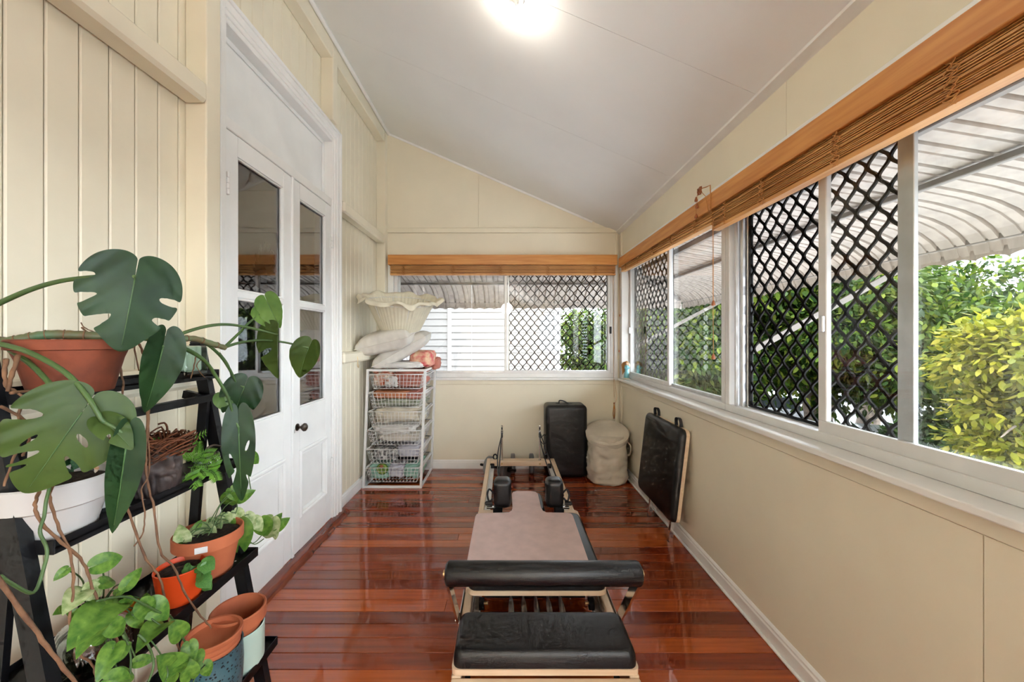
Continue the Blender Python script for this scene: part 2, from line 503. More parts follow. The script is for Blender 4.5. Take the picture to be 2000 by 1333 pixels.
# back wall with its window opening
wbk = MB()
wbk.box(XL, XR+.1, YB, YB+.1, -.02, .985)
wbk.box(XL, -1.31, YB, YB+.1, .985, 2.27).box(1.2, XR+.1, YB, YB+.1, .985, 2.27)
poly = [(XL-.05, 2.27), (XR+.1, 2.27), (XR+.1, ceil_z(XR+.1)+.03), (XL-.05, ceil_z(XL-.05)+.03)]
wbk.prism(poly, 0, .1, Matrix(((1,0,0,0),(0,0,-1,YB+.1),(0,1,0,0),(0,0,0,1))))
wbk = wbk.build('wall_back', M_['cream_sheet'], label='cream end wall behind the exercise machine with a wide window', cat='wall', kind='structure')
MB().rbox(XS, XR, YB-.022, YB, 2.622, 2.676, .004, 1).build('picture_rail', M_['cream'], wbk)
def gable(x0, x1):
    pl = [(x0, 2.68), (x1, 2.68), (x1, ceil_z(x1)), (x0, ceil_z(x0))]
    MB().prism(pl, 0, .006, Matrix(((1,0,0,0),(0,0,-1,YB),(0,1,0,0),(0,0,0,1)))).build('wall_sheet', M_['cream_sheet'], wbk)
gable(XS, -.3165); gable(-.3135, .98)
MB().box(XS, 1.21, YB-.006, YB, .09, .935).build('wall_sheet', M_['cream_sheet'], wbk)
MB().box(XS, 1.21, YB-.006, YB, 2.36, 2.62).build('wall_sheet', M_['cream_sheet'], wbk)
MB().rbox(XS, 1.21, YB-.012, YB, .936, .985, .003, 1).build('apron_rail', M_['cream'], wbk)
MB().rbox(1.205, 1.232, YB-.014, YB, 0, .985, .003, 1).build('corner_strip', M_['cream'], wbk)
MB().rbox(1.205, 1.232, YB-.014, YB, 2.3, 2.62, .003, 1).build('corner_strip', M_['cream'], wbk)

# right wall with its long window opening
wr = MB()
wr.box(XR, XR+.1, YR, YB, -.02, .985).box(XR, XR+.1, YR, YB, 2.26, 2.70)
wr.box(XR, XR+.1, -.3, .28, .985, 2.26).box(XR, XR+.1, YR, -6.7, .985, 2.26).box(XR, XR+.1, 4.235, YB, .985, 2.26)
wr = wr.build('wall_right', M_['cream_sheet'], label='cream wall under and over the long row of sliding windows', cat='wall', kind='structure')
for a, b in ((-7.0, -.2), (-.197, 1.0115), (1.0145, 4.2)):
    MB().box(XR-.005, XR, a, b, .09, .93).build('wall_sheet', M_['cream_sheet'], wr)
for a, b in ((-7.0, -.0), (.003, 1.7255), (1.7285, 4.2)):
    MB().box(XR-.005, XR, a, b, 2.352, 2.612).build('wall_sheet', M_['cream_sheet'], wr)
MB().rbox(XR-.011, XR, YR, 4.2, .932, .985, .003, 1).build('apron_rail', M_['cream'], wr)
MB().rbox(XR-.014, XR, 4.19, 4.262, 0, .985, .004, 1).build('corner_strip', M_['cream'], wr)
MB().rbox(XR-.014, XR, 4.19, 4.262, 2.335, 2.61, .004, 1).build('corner_strip', M_['cream'], wr)

# rear wall (behind the viewer)
MB().box(XL, XR+.1, YR-.1, YR, -.02, 3.9).build('wall_rear', M_['cream_sheet'], label='plain cream wall closing the room behind the viewer', cat='wall', kind='structure')

# ceiling: raked sheets with fine joints
def slope_slab(x0, x1, y0, y1, t0, t1):
    v = []
    for yy in (y0, y1):
        for xx, tt in ((x0,t0),(x1,t0),(x1,t1),(x0,t1)):
            v.append((xx, yy, ceil_z(xx)+tt))
    return MB().add(v, [(0,3,2,1),(4,5,6,7),(0,1,5,4),(1,2,6,5),(2,3,7,6),(3,0,4,7)])
cl = slope_slab(XL-.2, XR+.25, YR-.15, YB+.2, .012, .08).build('ceiling', M_['ceiling'], label='pale raked ceiling sloping down to the windows', cat='ceiling', kind='structure')
for a, b in ((2.8325, 4.281), (1.8725, 2.8305), (.9105, 1.8705), (-.05, .9085), (-1.01, -.052), (-7.0, -1.012)):
    slope_slab(XL-.02, XR+.02, a, b, 0, .0125).build('ceiling_sheet', M_['ceiling'], cl)
# trims
slope_slab(1.213, XR, YR, YB, -.014, .0).build('trim_1', M_['white_trim'], label='white flat cornice strip where the ceiling meets the window wall', cat='trim', kind='structure')
MB().tube([(XS+.012, YR, ceil_z(XS)-.016), (XS+.012, YB, ceil_z(XS)-.016)], .017, 10).build('trim_2', M_['white_trim'], smooth=True, label='white bead along the high edge of the ceiling', cat='trim', kind='structure')
MB().bar((XS, YB-.007, ceil_z(XS)-.010), (.95, YB-.007, ceil_z(.95)-.010), .014, .022, up=(0,0,1)).build('trim_3', M_['white_trim'], label='thin white strip sloping along the top of the end wall', cat='trim', kind='structure')
def skirt_prof(t=.019, h=.098):
    return [(0,0),(t,0),(t,h-.03),(t-.004,h-.022),(t-.004,h-.012),(t-.012,h),(0,h)]
mb = MB(); mb.prism(skirt_prof(), YR, YB, Matrix(((-1,0,0,XR),(0,0,1,0),(0,1,0,0),(0,0,0,1)))); mb.tube([(XR-.024, YR, .007), (XR-.024, YB, .007)], .008, 8)
mb.build('baseboard_right', M_['white_trim'], label='white baseboard along the foot of the window wall', cat='baseboard', kind='structure')
MB().prism(skirt_prof(), XL, XR-.02, Matrix(((0,0,1,0),(-1,0,0,YB),(0,1,0,0),(0,0,0,1)))).build('baseboard_back', M_['white_trim'], label='white baseboard along the foot of the end wall', cat='baseboard', kind='structure')
mb = MB()
for a, b in ((YR, 1.70), (3.155, 4.195)):
    mb.prism(skirt_prof(), a, b, Matrix(((1,0,0,XL),(0,0,1,0),(0,1,0,0),(0,0,0,1))))
mb.build('baseboard_left', M_['white_trim'], label='white baseboard along the board wall beside the doors', cat='baseboard', kind='structure')
MB().rbox(1.222, XR+.085, .2, YB-.05, .985, 1.011, .005, 2).build('trim_4', M_['white_trim'], label='long white timber sill under the side windows', cat='sill', kind='structure')
MB().rbox(-1.33, 1.232, YB-.042, YB+.06, .985, 1.011, .005, 2).build('trim_5', M_['white_trim'], label='white timber sill under the end window', cat='sill', kind='structure')
MB().rbox(1.238, XR, .2, YB-.1, 2.300, 2.350, .004, 1).build('trim_6', M_['white_trim'], label='white trim strip just above the long timber pelmet', cat='trim', kind='structure')

# room beyond the doors
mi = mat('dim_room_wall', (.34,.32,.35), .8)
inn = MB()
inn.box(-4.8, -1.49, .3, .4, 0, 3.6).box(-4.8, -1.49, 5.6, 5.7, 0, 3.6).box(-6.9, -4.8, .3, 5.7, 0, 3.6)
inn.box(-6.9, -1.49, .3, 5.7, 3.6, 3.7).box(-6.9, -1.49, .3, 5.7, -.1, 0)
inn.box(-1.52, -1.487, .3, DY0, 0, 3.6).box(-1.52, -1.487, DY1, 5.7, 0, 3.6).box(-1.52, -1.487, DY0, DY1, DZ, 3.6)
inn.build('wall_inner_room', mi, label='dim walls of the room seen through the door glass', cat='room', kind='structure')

# ------------------------------------------------------------------ double doors
XD = -1.385
dr = thing('door_1', 'tall white pair of half glazed french doors with panel above', 'door', (XD-.03, 2.46, 0), kind='structure')
def casing(name, segs):
    mb = MB()
    for b in segs: mb.rbox(*b, .004, 1)
    mb.build(name, M_['white_trim'], dr)
casing('architrave', [(XL, -1.362, 1.785, 1.86, 0, 3.12), (XL, -1.350, 1.785, 1.80, 0, 3.12), (XL, -1.355, 1.822, 1.832, 0, 3.06)])
casing('architrave', [(XL, -1.362, 3.045, 3.15, 0, 3.12), (XL, -1.350, 3.128, 3.15, 0, 3.12), (XL, -1.355, 3.075, 3.088, 0, 3.06)])
casing('architrave', [(XL, -1.362, 1.86, 3.045, 3.025, 3.12), (XL, -1.350, 1.80, 3.128, 3.098, 3.12), (XL, -1.355, 1.86, 3.06, 3.05, 3.06)])
casing('jamb', [(-1.52, -1.372, 1.845, 1.882, .03, 3.03)])
casing('jamb', [(-1.52, -1.372, 3.028, 3.062, .03, 3.03)])
casing('jamb', [(-1.52, -1.372, 1.882, 3.028, 3.0, 3.03)])
casing('transom_rail', [(-1.50, XD+.004, 1.882, 3.028, 2.492, 2.552)])
tp = MB().box(-1.462, -1.450, 1.882, 3.028, 2.552, 3.0).build('transom_panel', M_['white_door'], dr)
for b in ((-1.45, -1.436, 1.882, 3.028, 2.975, 3.0), (-1.45, -1.436, 1.882, 3.028, 2.552, 2.575), (-1.45, -1.436, 1.882, 1.91, 2.575, 2.975), (-1.45, -1.436, 3.0, 3.028, 2.575, 2.975)):
    MB().rbox(*b, .004, 1).build('bead', M_['white_door'], tp)
def door_leaf(y0, y1, knob=None, hinge_y=None):
    st = .092
    g0, g1, gb = .985, 2.385, 1.676
    p0, p1 = .262, .69
    th0 = XD - .04
    mb = MB()
    mb.rbox(th0, XD, y0, y0+st, .034, 2.488, .003, 1).rbox(th0, XD, y1-st, y1, .034, 2.488, .003, 1)
    for a, b in ((.034, p0), (p1, g0), (g1, 2.488)):
        mb.box(th0, XD-.0005, y0+st, y1-st, a, b)
    mb.box(th0+.008, XD-.014, y0+st, y1-st, p0, p1)
    lf = mb.build('door_leaf', M_['white_door'], dr)
    MB().rbox(th0+.004, XD+.002, y0+st-.004, y1-st+.004, gb-.019, gb+.019, .008, 2).build('glazing_bar', M_['white_door'], lf)
    # glass beads round the panes
    for a, b in ((g0, gb-.019), (gb+.019, g1)):
        MB().box(XD-.026, XD-.022, y0+st, y1-st, a, b).build('pane', M_['door_glass'], lf)
        for q in ((y0+st, y0+st+.011, a, b), (y1-st-.011, y1-st, a, b), (y0+st, y1-st, a, a+.011), (y0+st, y1-st, b-.011, b)):
            MB().rbox(XD-.022, XD-.004, *q, .004, 1).build('bead', M_['white_door'], lf)
    # raised bolection moulding round the bottom panel
    c = [(y0+st-.012, p0-.012), (y1-st+.012, p0-.012), (y1-st+.012, p1+.012), (y0+st-.012, p1+.012)]
    prof = [(0, -.002), (0, .008), (.008, .016), (.018, .015), (.026, .006), (.034, .008), (.042, -.012)]
    v = []; f = []
    cy, cz = (y0+y1)/2, (p0+p1)/2
    for (yy, zz) in c:
        sy, sz = (1 if yy < cy else -1), (1 if zz < cz else -1)
        for (d, h) in prof: v.append((XD+h, yy+sy*d, zz+sz*d))
    n = len(prof)
    for i in range(4):
        j = (i+1) % 4
        for k in range(n-1): f.append((i*n+k, j*n+k, j*n+k+1, i*n+k+1))
    MB().add(v, f).build('panel_moulding', M_['white_door'], lf)
    for hz in (.4, 2.16):
        if hinge_y is not None:
            mb = MB()
            for k in range(4): mb.cyl((XD+.010, hinge_y, hz+k*.028), (XD+.010, hinge_y, hz+k*.028+.026), .008, 10)
            mb.box(XD-.002, XD+.003, hinge_y-.014, hinge_y+.014, hz, hz+.11)
            mb.build('hinge', M_['white_trim'], lf, True)
    return lf
l1 = door_leaf(1.886, 2.472, hinge_y=1.892)
l2 = door_leaf(2.478, 3.024, hinge_y=3.018)
MB().rbox(XD-.002, XD+.012, 2.462, 2.484, .034, 2.488, .004, 1).build('meeting_bead', M_['white_door'], l1)
knob_m = mat('dark_bronze', (.07,.055,.045), .35, metal=.7)
Mx = Matrix(((0,0,1,0),(1,0,0,0),(0,1,0,0),(0,0,0,1)))
MB().lathe([(.0001,0),(.024,0),(.024,.004),(.009,.008),(.008,.028),(.018,.034),(.027,.046),(.026,.056),(.016,.064),(.0001,.066)], 20, M=Matrix.Translation((XD, 2.535, .862)) @ Mx).build('door_knob', knob_m, l2, True, label='dark bronze door knob')
MB().rbox(XD, XD+.003, 2.494, 2.502, .83, .856, .001, 1).build('keyhole', knob_m, l2)
tmb = MB()
def _th(u, v):
    yy = 1.70 + u*1.50
    w = .004*math.sin(yy*23)+.003*math.sin(yy*57)
    pr = [(-1.375, .0), (-1.375, .034), (-1.335, .031), (-1.312, .018), (-1.302, .0)]
    k = min(3, int(v*4)); t = v*4-k
    a = pr[k]; b = pr[min(4,k+1)]
    x = a[0]+(b[0]-a[0])*t; z = a[1]+(b[1]-a[1])*t
    return (x + (w if v > .4 else 0), yy, z)
tmb.grid(_th, 60, 4)
n0 = len(tmb.v)
tmb.box(-1.50, -1.374, 1.86, 3.05, 0, .033)
tmb.build('threshold', M_['threshold'], dr, label='worn red timber threshold')

# things glimpsed in the next room
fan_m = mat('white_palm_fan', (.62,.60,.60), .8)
fan = thing('palm_fan', 'white radiating palm fan hanging in the dim room behind the door glass', 'fan', (-2.6, 4.1, 1.8))
for i in range(31):
    a = math.pi*(-.12 + 1.24*i/30)
    d = Vector((-.75*math.cos(a), .66*math.cos(a), math.sin(a)))
    nrm = Vector((.66, .75, 0))
    p0 = Vector((-2.6, 4.1, 2.08)) + d*.13; p1 = p0 + d*(.24+.03*math.sin(i*2.1))
    MB().bar(p0, p1, .03, .006, up=nrm).build('frond', fan_m, fan)
MB().ball((-2.6, 4.1, 2.08), .11, 16, 10, (.9,.5,1)).build('fan_heart', mat('dark_fan_heart', (.06,.05,.06), .8), fan, True)
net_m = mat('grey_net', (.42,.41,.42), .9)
mb = MB()
def _net(u, v):
    a = u*math.pi*1.3
    r = .08 + 1.15*v**1.6
    z = 3.45 - 1.9*v
    return (-3.7 + r*math.cos(a+.4)*(1+.03*math.sin(a*14)), 3.6 + r*math.sin(a+.4)*(1+.03*math.sin(a*14)), z)
mb.grid(_net, 60, 14)
mb.build('net_canopy', net_m, smooth=2, label='pale bed net hanging from the ceiling of the dim room behind the door glass', cat='canopy')

# ------------------------------------------------------------------ windows
def grille_strands(fr, a0, a1, z0, z1, toP, pa=.0907, pv=.1116, ph=0.):
    """expanded diamond grille; toP(a, z, d) gives a world point; a across, z up, d depth"""
    mb = MB()
    n = int(round((a1-a0)/(pa/2)))
    k = (a1-a0)/(n)
    for s in range(n+1):
        ac = a0 + s*k
        pts = []
        m = int((z1-z0)/pv*20)
        for i in range(m+1):
            z = z0 + (z1-z0)*i/m
            t = ((z-z0)/pv + ph) * 2*math.pi
            c = math.cos(t)
            w = max(-1, min(1, 1.55*math.asin(c)/(math.pi/2)))
            sg = 1 if s % 2 == 0 else -1
            a = min(a1, max(a0, ac + sg*w*(k/2-.0012)))
            pts.append((a, z))
        pts = [(sum(pts[min(len(pts)-1, max(0, i+o))][0] for o in (-2,-1,0,1,2))/5, pts[i][1]) for i in range(len(pts))]
        hw, hd = .0052, .0042
        v = []; f = []
        for i, (a, z) in enumerate(pts):
            i0 = max(0, i-1); i1 = min(len(pts)-1, i+1)
            ta, tz = pts[i1][0]-pts[i0][0], pts[i1][1]-pts[i0][1]
            l = math.hypot(ta, tz) or 1
            na, nz = tz/l*hw, -ta/l*hw
            for (sa, sd) in ((1,-1),(1,1),(-1,1),(-1,-1)):
                v.append(toP(a+na*sa, z+nz*sa, sd*hd))
        for i in range(len(pts)-1):
            for q in range(4):
                q2 = (q+1) % 4
                f.append((i*4+q, i*4+q2, (i+1)*4+q2, (i+1)*4+q))
        mb.add(v, f)
    return mb.build('diamond_grille', M_['grille'], fr, label='black diamond security grille')

def rect_frame(mb, a0, a1, z0, z1, w, d0, d1, axis, wb=None):
    def bx(p0, p1, q0, q1):
        if axis == 'X': mb.rbox(p0, p1, d0, d1, q0, q1, .003, 1)
        else: mb.rbox(d0, d1, p0, p1, q0, q1, .003, 1)
    bx(a0, a1, z0, z0+(wb or w)); bx(a0, a1, z1-w, z1); bx(a0, a0+w, z0+(wb or w), z1-w); bx(a1-w, a1, z0+(wb or w), z1-w)

# window 1: end wall
w1 = thing('window_1', 'wide sliding aluminium window in the end wall with a diamond grille on one half', 'window', (-.05, YB+.05, 1.011), kind='structure')
mb = MB(); rect_frame(mb, -1.262, 1.195, 1.011, 2.26, .036, YB+.012, YB+.085, 'X', .05); mb.build('frame', M_['alu_white'], w1)
MB().rbox(-1.325, -1.262, YB-.012, YB+.08, 1.011, 2.27, .003, 1).build('casing', M_['white_trim'], w1)
MB().rbox(1.195, 1.232, YB-.016, YB+.08, 1.011, 2.27, .003, 1).build('casing', M_['white_trim'], w1)
mb = MB(); rect_frame(mb, -1.226, .0, 1.058, 2.23, .022, YB+.055, YB+.075, 'X'); s1 = mb.build('sash', M_['alu'], w1)
MB().box(-1.21, -.02, YB+.062, YB+.066, 1.075, 2.21).build('pane', M_['glass'], s1)
mb = MB(); rect_frame(mb, -.028, 1.162, 1.058, 2.23, .03, YB+.02, YB+.045, 'X'); s2 = mb.build('sash', M_['alu_white'], w1)
MB().box(0., 1.135, YB+.030, YB+.034, 1.085, 2.21).build('pane', M_['glass'], s2)
mb = MB(); rect_frame(mb, .012, 1.15, 1.072, 2.23, .014, YB+.078, YB+.10, 'X'); g1 = mb.build('grille_frame', M_['alu'], w1)
grille_strands(g1, .024, 1.140, 1.082, 2.22, lambda a, z, d: (a, YB+.089+d, z), ph=.14)
MB().rbox(1.15, 1.168, YB+.0, YB+.022, 1.50, 1.58, .003, 1).build('latch', M_['black_metal'], s2)

# windows 2 and 3: side wall
w2 = thing('window_2', 'sliding aluminium side window nearest the corner, grille on its far half', 'window', (1.37, 3.28, 1.011), kind='structure')
mb = MB(); rect_frame(mb, 2.335, 4.235, 1.011, 2.26, .040, 1.325, 1.415, 'Y', .042); mb.build('frame', M_['alu_white'], w2)
MB().rbox(XR-.012, 1.325, 4.185, 4.262, 1.011, 2.27, .003, 1).build('casing', M_['white_trim'], w2)
mb = MB(); rect_frame(mb, 3.17, 4.2, 1.05, 2.23, .036, 1.338, 1.362, 'Y'); s3 = mb.build('sash', M_['alu_white'], w2)
MB().box(1.348, 1.352, 3.2, 4.17, 1.08, 2.2).build('pane', M_['glass'], s3)
mb = MB(); rect_frame(mb, 2.37, 3.235, 1.05, 2.23, .026, 1.368, 1.390, 'Y'); s4 = mb.build('sash', M_['alu'], w2)
MB().box(1.377, 1.381, 2.39, 3.215, 1.07, 2.21).build('pane', M_['glass'], s4)
mb = MB(); rect_frame(mb, 3.25, 4.2, 1.055, 2.23, .014, 1.394, 1.414, 'Y'); g2 = mb.build('grille_frame', M_['black_metal'], w2)
grille_strands(g2, 3.262, 4.188, 1.066, 2.22, lambda a, z, d: (1.404+d, a, z), ph=.3)
MB().rbox(1.322, 1.34, 4.16, 4.175, 1.50, 1.57, .003, 1).build('latch', M_['alu'], s3)

w3 = thing('window_3', 'large sliding aluminium side window nearest the viewer, slid partly open behind a grille', 'window', (1.37, 1.35, 1.011), kind='structure')
mb = MB(); rect_frame(mb, .32, 2.33, 1.011, 2.26, .040, 1.325, 1.415, 'Y', .042); mb.build('frame', M_['alu_white'], w3)
for q in ((1.345, 1.36, 2.255, 2.275), (1.365, 1.385, 2.225, 2.262), (1.388, 1.405, 2.215, 2.262)):
    MB().rbox(q[0], q[1], q[2], q[3], 1.05, 2.25, .003, 1).build('track_jamb', M_['alu'], w3)
mb = MB(); rect_frame(mb, .70, 1.652, 1.05, 2.23, .042, 1.338, 1.362, 'Y', .05); s5 = mb.build('sash', M_['alu_white'], w3)
MB().box(1.348, 1.352, .73, 1.62, 1.09, 2.2).build('pane', M_['glass'], s5)
MB().rbox(1.326, 1.34, 1.615, 1.632, 1.475, 1.545, .003, 1).build('latch', M_['alu'], s5)
mb = MB(); rect_frame(mb, .36, 1.345, 1.05, 2.23, .030, 1.366, 1.392, 'Y'); mb.rbox(1.362, 1.378, 1.285, 1.318, 1.05, 2.23, .002, 1); s6 = mb.build('sash', M_['alu'], w3)
MB().box(1.378, 1.382, .39, 1.32, 1.08, 2.2).build('pane', M_['glass'], s6)
mb = MB(); rect_frame(mb, 1.325, 2.215, 1.055, 2.23, .014, 1.394, 1.414, 'Y'); g3 = mb.build('grille_frame', M_['black_metal'], w3)
grille_strands(g3, 1.338, 2.203, 1.066, 2.22, lambda a, z, d: (1.404+d, a, z), ph=.1)

w4 = thing('fill_window', 'unseen wide side window added behind the viewer for fill daylight', 'window', (1.31, -2.5, 1.0), kind='structure')  # added out of view, without an awning, to let in fill daylight
mb = MB(); rect_frame(mb, -6.7, -.3, .99, 2.26, .045, 1.30, 1.36, 'Y')
for q in (-5.8, -4.7, -3.6, -2.5, -1.4): mb.rbox(1.305, 1.355, q-.025, q+.025, 1.03, 2.22, .003, 1)
f4 = mb.build('frame', M_['alu_white'], w4)
MB().box(1.328, 1.332, -6.66, -.34, 1.03, 2.22).build('pane', M_['glass'], w4)

# ------------------------------------------------------------------ pelmets and blinds
MB().rbox(-1.305, 1.212, 4.205, 4.225, 2.256, 2.366, .004, 2).box(-1.305, -1.285, 4.225, YB, 2.256, 2.366).box(1.195, 1.212, 4.225, YB, 2.256, 2.366).box(-1.285, 1.195, 4.225, YB, 2.350, 2.366)\
    .build('pelmet', M_['pelmet'], label='honey timber pelmet across the top of the end window', cat='pelmet')
MB().rbox(1.198, 1.216, .18, 4.125, 2.207, 2.306, .004, 2).box(1.216, XR-.012, 4.105, 4.125, 2.207, 2.306).box(1.216, XR-.012, .18, 4.105, 2.290, 2.306)\
    .build('pelmet', M_['pelmet_y'], label='very long honey timber pelmet above the side windows', cat='pelmet')

def blind(label, axis, a0, a1, d0, d1, zb, zt, n, tiltz=0., lad=(), loc=None):
    t = thing('timber_blind', label, 'blind', loc, group='raised timber venetian blinds')
    m = M_['blind'] if axis == 'X' else M_['blind_y']
    th = .0030
    pr = (zt - zb - .018)/n
    dep = d1-d0
    for i in range(n):
        z = zb + .020 + pr*(i+.5)
        j = rng.uniform(-.004, .004); e = rng.uniform(-.006, .006); rz = rng.uniform(-.10, .10)
        tl = [(a0+e, z), (a1+e, z + tiltz)]
        v = []
        for (a, zz) in tl:
            for (dd, hh) in ((0, 0), (dep, 0), (dep, th), (0, th)):
                q = (dd - dep/2)*rz
                v.append((a, d0+j+dd, zz+hh+q) if axis == 'X' else (d0+j+dd, a, zz+hh+q))
        MB().add(v, [(3,2,1,0),(4,5,6,7),(0,1,5,4),(1,2,6,5),(2,3,7,6),(3,0,4,7)]).build('slat', m, t)
    mb = MB()
    v = []
    for (a, zz) in ((a0, zb), (a1, zb+tiltz)):
        for (dd, hh) in ((0, 0), (dep, 0), (dep, .018), (0, .018)):
            v.append((a, d0+dd, zz+hh) if axis == 'X' else (d0+dd, a, zz+hh))
    mb.add(v, [(3,2,1,0),(4,5,6,7),(0,1,5,4),(1,2,6,5),(2,3,7,6),(3,0,4,7)]).build('bottom_rail', m, t)
    for fr in lad:
        a = a0 + (a1-a0)*fr
        mb = MB()
        zo = tiltz*fr
        for s in range(3):
            pts = []
            for k in range(15):
                z = zb - .004 + zo + (zt-zb)*k/14
                aa = a + .012*math.sin(k*1.7+s*2.1) + (s-1)*.008
                dd = d0 - .006 - .006*abs(math.sin(k*1.3+s))
                pts.append((aa, dd, z) if axis == 'X' else (dd, aa, z))
            mb.tube(spline(pts, 2), .0015, 5)
        mb.build('ladder_cord', M_['cord'], t, 2)
    return t
b1 = blind('raised timber blind bunched under the pelmet of the end window', 'X', -1.285, 1.196, 4.226, 4.270, 2.146, 2.250, 15, 0, (.06, .28, .49, .70, .91), (0, 4.25, 2.15))
b2 = blind('short raised timber blind at the corner end of the long side pelmet', 'Y', 2.29, 4.09, 1.218, 1.262, 2.125, 2.215, 14, .03, (.1, .3, .5, .7, .9), (1.24, 3.2, 2.13))
b3 = blind('long raised timber blind with loose slats above the window nearest the viewer', 'Y', .22, 2.28, 1.218, 1.262, 2.088, 2.222, 16, 0., (.12, .40, .58, .78, .93), (1.24, 1.2, 2.09))
def toggle(mb, p, s=1.):
    mb.lathe([(.002*s,0),(.0085*s,.002*s),(.009*s,.009*s),(.0055*s,.02*s),(.003*s,.026*s),(.001,.027*s)], 10, c=tuple(p))
def cordset(bl, lines, togs, r=.0013, s=1.):
    mb = MB()
    for l in lines: mb.tube(l, r, 5)
    c = mb.build('pull_cord', M_['cord'], bl, 2)
    for p in togs:
        m2 = MB(); toggle(m2, p, s); m2.build('cord_toggle', M_['toggle'], c, True)
cordset(b2, [[(1.213, 2.255, 2.15), (1.213, 2.256, 1.66)], [(1.21, 2.26, 2.15), (1.21, 2.25, 1.35)]], [(1.213, 2.256, 1.64), (1.21, 2.25, 1.325)], s=1.25)
cordset(b2, [[(1.21, 4.11, 2.14), (1.211, 4.11, 1.70)], [(1.205, 4.12, 2.14), (1.205, 4.12, 1.32)]], [(1.211, 4.11, 1.68), (1.205, 4.12, 1.30)])
p0 = Vector((1.19, 2.36, 2.355))
mb = MB()
for k in range(9):
    a0 = k*.7
    pts = [p0 + Vector((-.006+.004*math.sin(k*2.3+t), .020*math.cos(t*2*math.pi/12+a0), .018*math.sin(t*2*math.pi/12)+.004*math.sin(k))) for t in range(12)]
    mb.tube(pts, .0028, 5, closed=True)
cc = mb.build('cord_coil', M_['toggle'], b3, 2)
mb = MB()
mb.tube([p0, (1.19, 2.30, 2.30), (1.193, 2.275, 2.205)], .002, 5).tube([p0+Vector((0,-.015,.01)), (1.19, 2.29, 2.352), (1.194, 2.255, 2.35), (1.194, 2.25, 2.2)], .003, 5)
mb.tube([p0+Vector((0,.02,0)), p0+Vector((-.004,.045,-.02)), p0+Vector((-.004,.047,-.13))], .0012, 5).tube([p0+Vector((0,.02,0)), p0+Vector((-.004,.035,-.03)), p0+Vector((-.004,.036,-.07))], .0012, 5)
pc = mb.build('pull_cord', M_['cord'], b3, 2)
for d in ((-.004,.046,-.05), (-.004,.036,-.095), (-.004,.047,-.155)):
    m2 = MB(); toggle(m2, p0+Vector(d), 1.15); m2.build('cord_toggle', M_['toggle'], pc, True)
# cords hanging from the end blind at the corner
mb = MB()
mb.tube([(1.168, 4.222, 2.2), (1.172, 4.224, 1.4), (1.178, 4.224, .80)], .0016, 5)
mb.tube(spline([(1.178, 4.224, 1.0), (1.20, 4.224, .88), (1.208, 4.224, .80), (1.195, 4.22, .745), (1.178, 4.22, .73)], 5), .0014, 5)
for k in range(5):
    mb.tube(spline([(1.178, 4.222, .735), (1.17+.004*k, 4.215, .68), (1.162+.007*k, 4.215, .62+.01*k), (1.172+.003*k, 4.218, .585)], 4), .002, 5)
pc = mb.build('pull_cord', mat('amber_cord', srgb(196,130,54), .8), b1, 2)
m2 = MB(); toggle(m2, (1.178, 4.22, .725), .8); m2.build('cord_toggle', M_['toggle'], pc, True)
m2 = MB(); toggle(m2, (1.178, 4.218, .565), .9); m2.build('cord_toggle', M_['toggle'], pc, True)

# ------------------------------------------------------------------ ceiling bulb and added fill globe
NRM = Vector((-.397, 0, -.918))
def ceiling_bulb(tip, label, watts):
    tip = Vector(tip)
    s = (ceil_z(tip.x) - tip.z)/(.918 + .4325*.397)
    base = tip - NRM*s
    t = thing('ceiling_bulb', label, 'light', tip)
    q = NRM.to_track_quat('Z', 'Y').to_matrix().to_4x4()
    M = Matrix.Translation(base) @ q
    MB().lathe([(.0001,0),(.045,0),(.045,.012),(.030,.020),(.021,.024),(.020,.052),(.0001,.053)], 24, M=M).build('batten_holder', M_['white_ceramic'], t, True)
    L = s
    MB().lathe([(.014,.050),(.017,.056),(.019,.075),(.0215,.095),(.0225,L-.018),(.019,L-.008),(.011,L-.002),(.0001,L)], 24, M=M).build('bulb', emit_mat('warm_bulb_glass', (1.0,.92,.80), watts/(math.pi*.0115)), t, 2)
ceiling_bulb(P(985, 45, 1.9), 'lit white bulb in a batten holder on the ceiling in view', BULB_W)
lan = thing('fill_globe', 'unseen white globe added behind the viewer as fill light', 'lamp', (0, -5.0, 2.3))  # glowing globe added out of view to fill the room with soft light
MB().ball((0, -5.0, 2.5), .2, 32, 20).build('globe', emit_mat('fill_globe_glow', (1.0,.97,.93), FILL_GLOBE_W/(math.pi*.503)), lan, 2)
MB().cyl((0, -5.0, 2.69), (0, -5.0, ceil_z(0)), .004, 8).lathe([(.05,0),(.05,.02),(.0001,.03)], 16, c=(0,-5.0,3.14)).build('hanging_rod', M_['white_ceramic'], lan)
# ================================================================== OUTSIDE
GZ = -2.3
MB().box(-40, 60, -40, 80, GZ-.3, GZ-.06).build('ground', M_['road'], label='grey road and verge around the houses far below the windows', cat='ground', kind='structure')
drv = MB().box(-6, 9.6, -14, 9.2, GZ-.06, GZ-.03).build('driveway', M_['concrete'], label='concrete driveway below the side windows, kept pale to bounce light', cat='driveway', kind='structure')
for i in range(6):
    for j in range(9):
        x0, y0 = 4.5 + i*2.6, -6 + j*2.6
        MB().rbox(x0, x0+2.585, y0, y0+2.585, GZ-.05, GZ, .004, 1).build('concrete_slab', M_['far_concrete'] if x0 > 9 else M_['concrete'], drv)
# grass verge strip beyond the drive
# house wall below the room so the room does not hover
MB().box(XL-3.4, XR+.1, -7.1, YB+.1, GZ-.06, -.12).build('wall_lower_storey', M_['weatherboard'], label='pale wall of the storey below the sunroom', cat='wall', kind='structure')

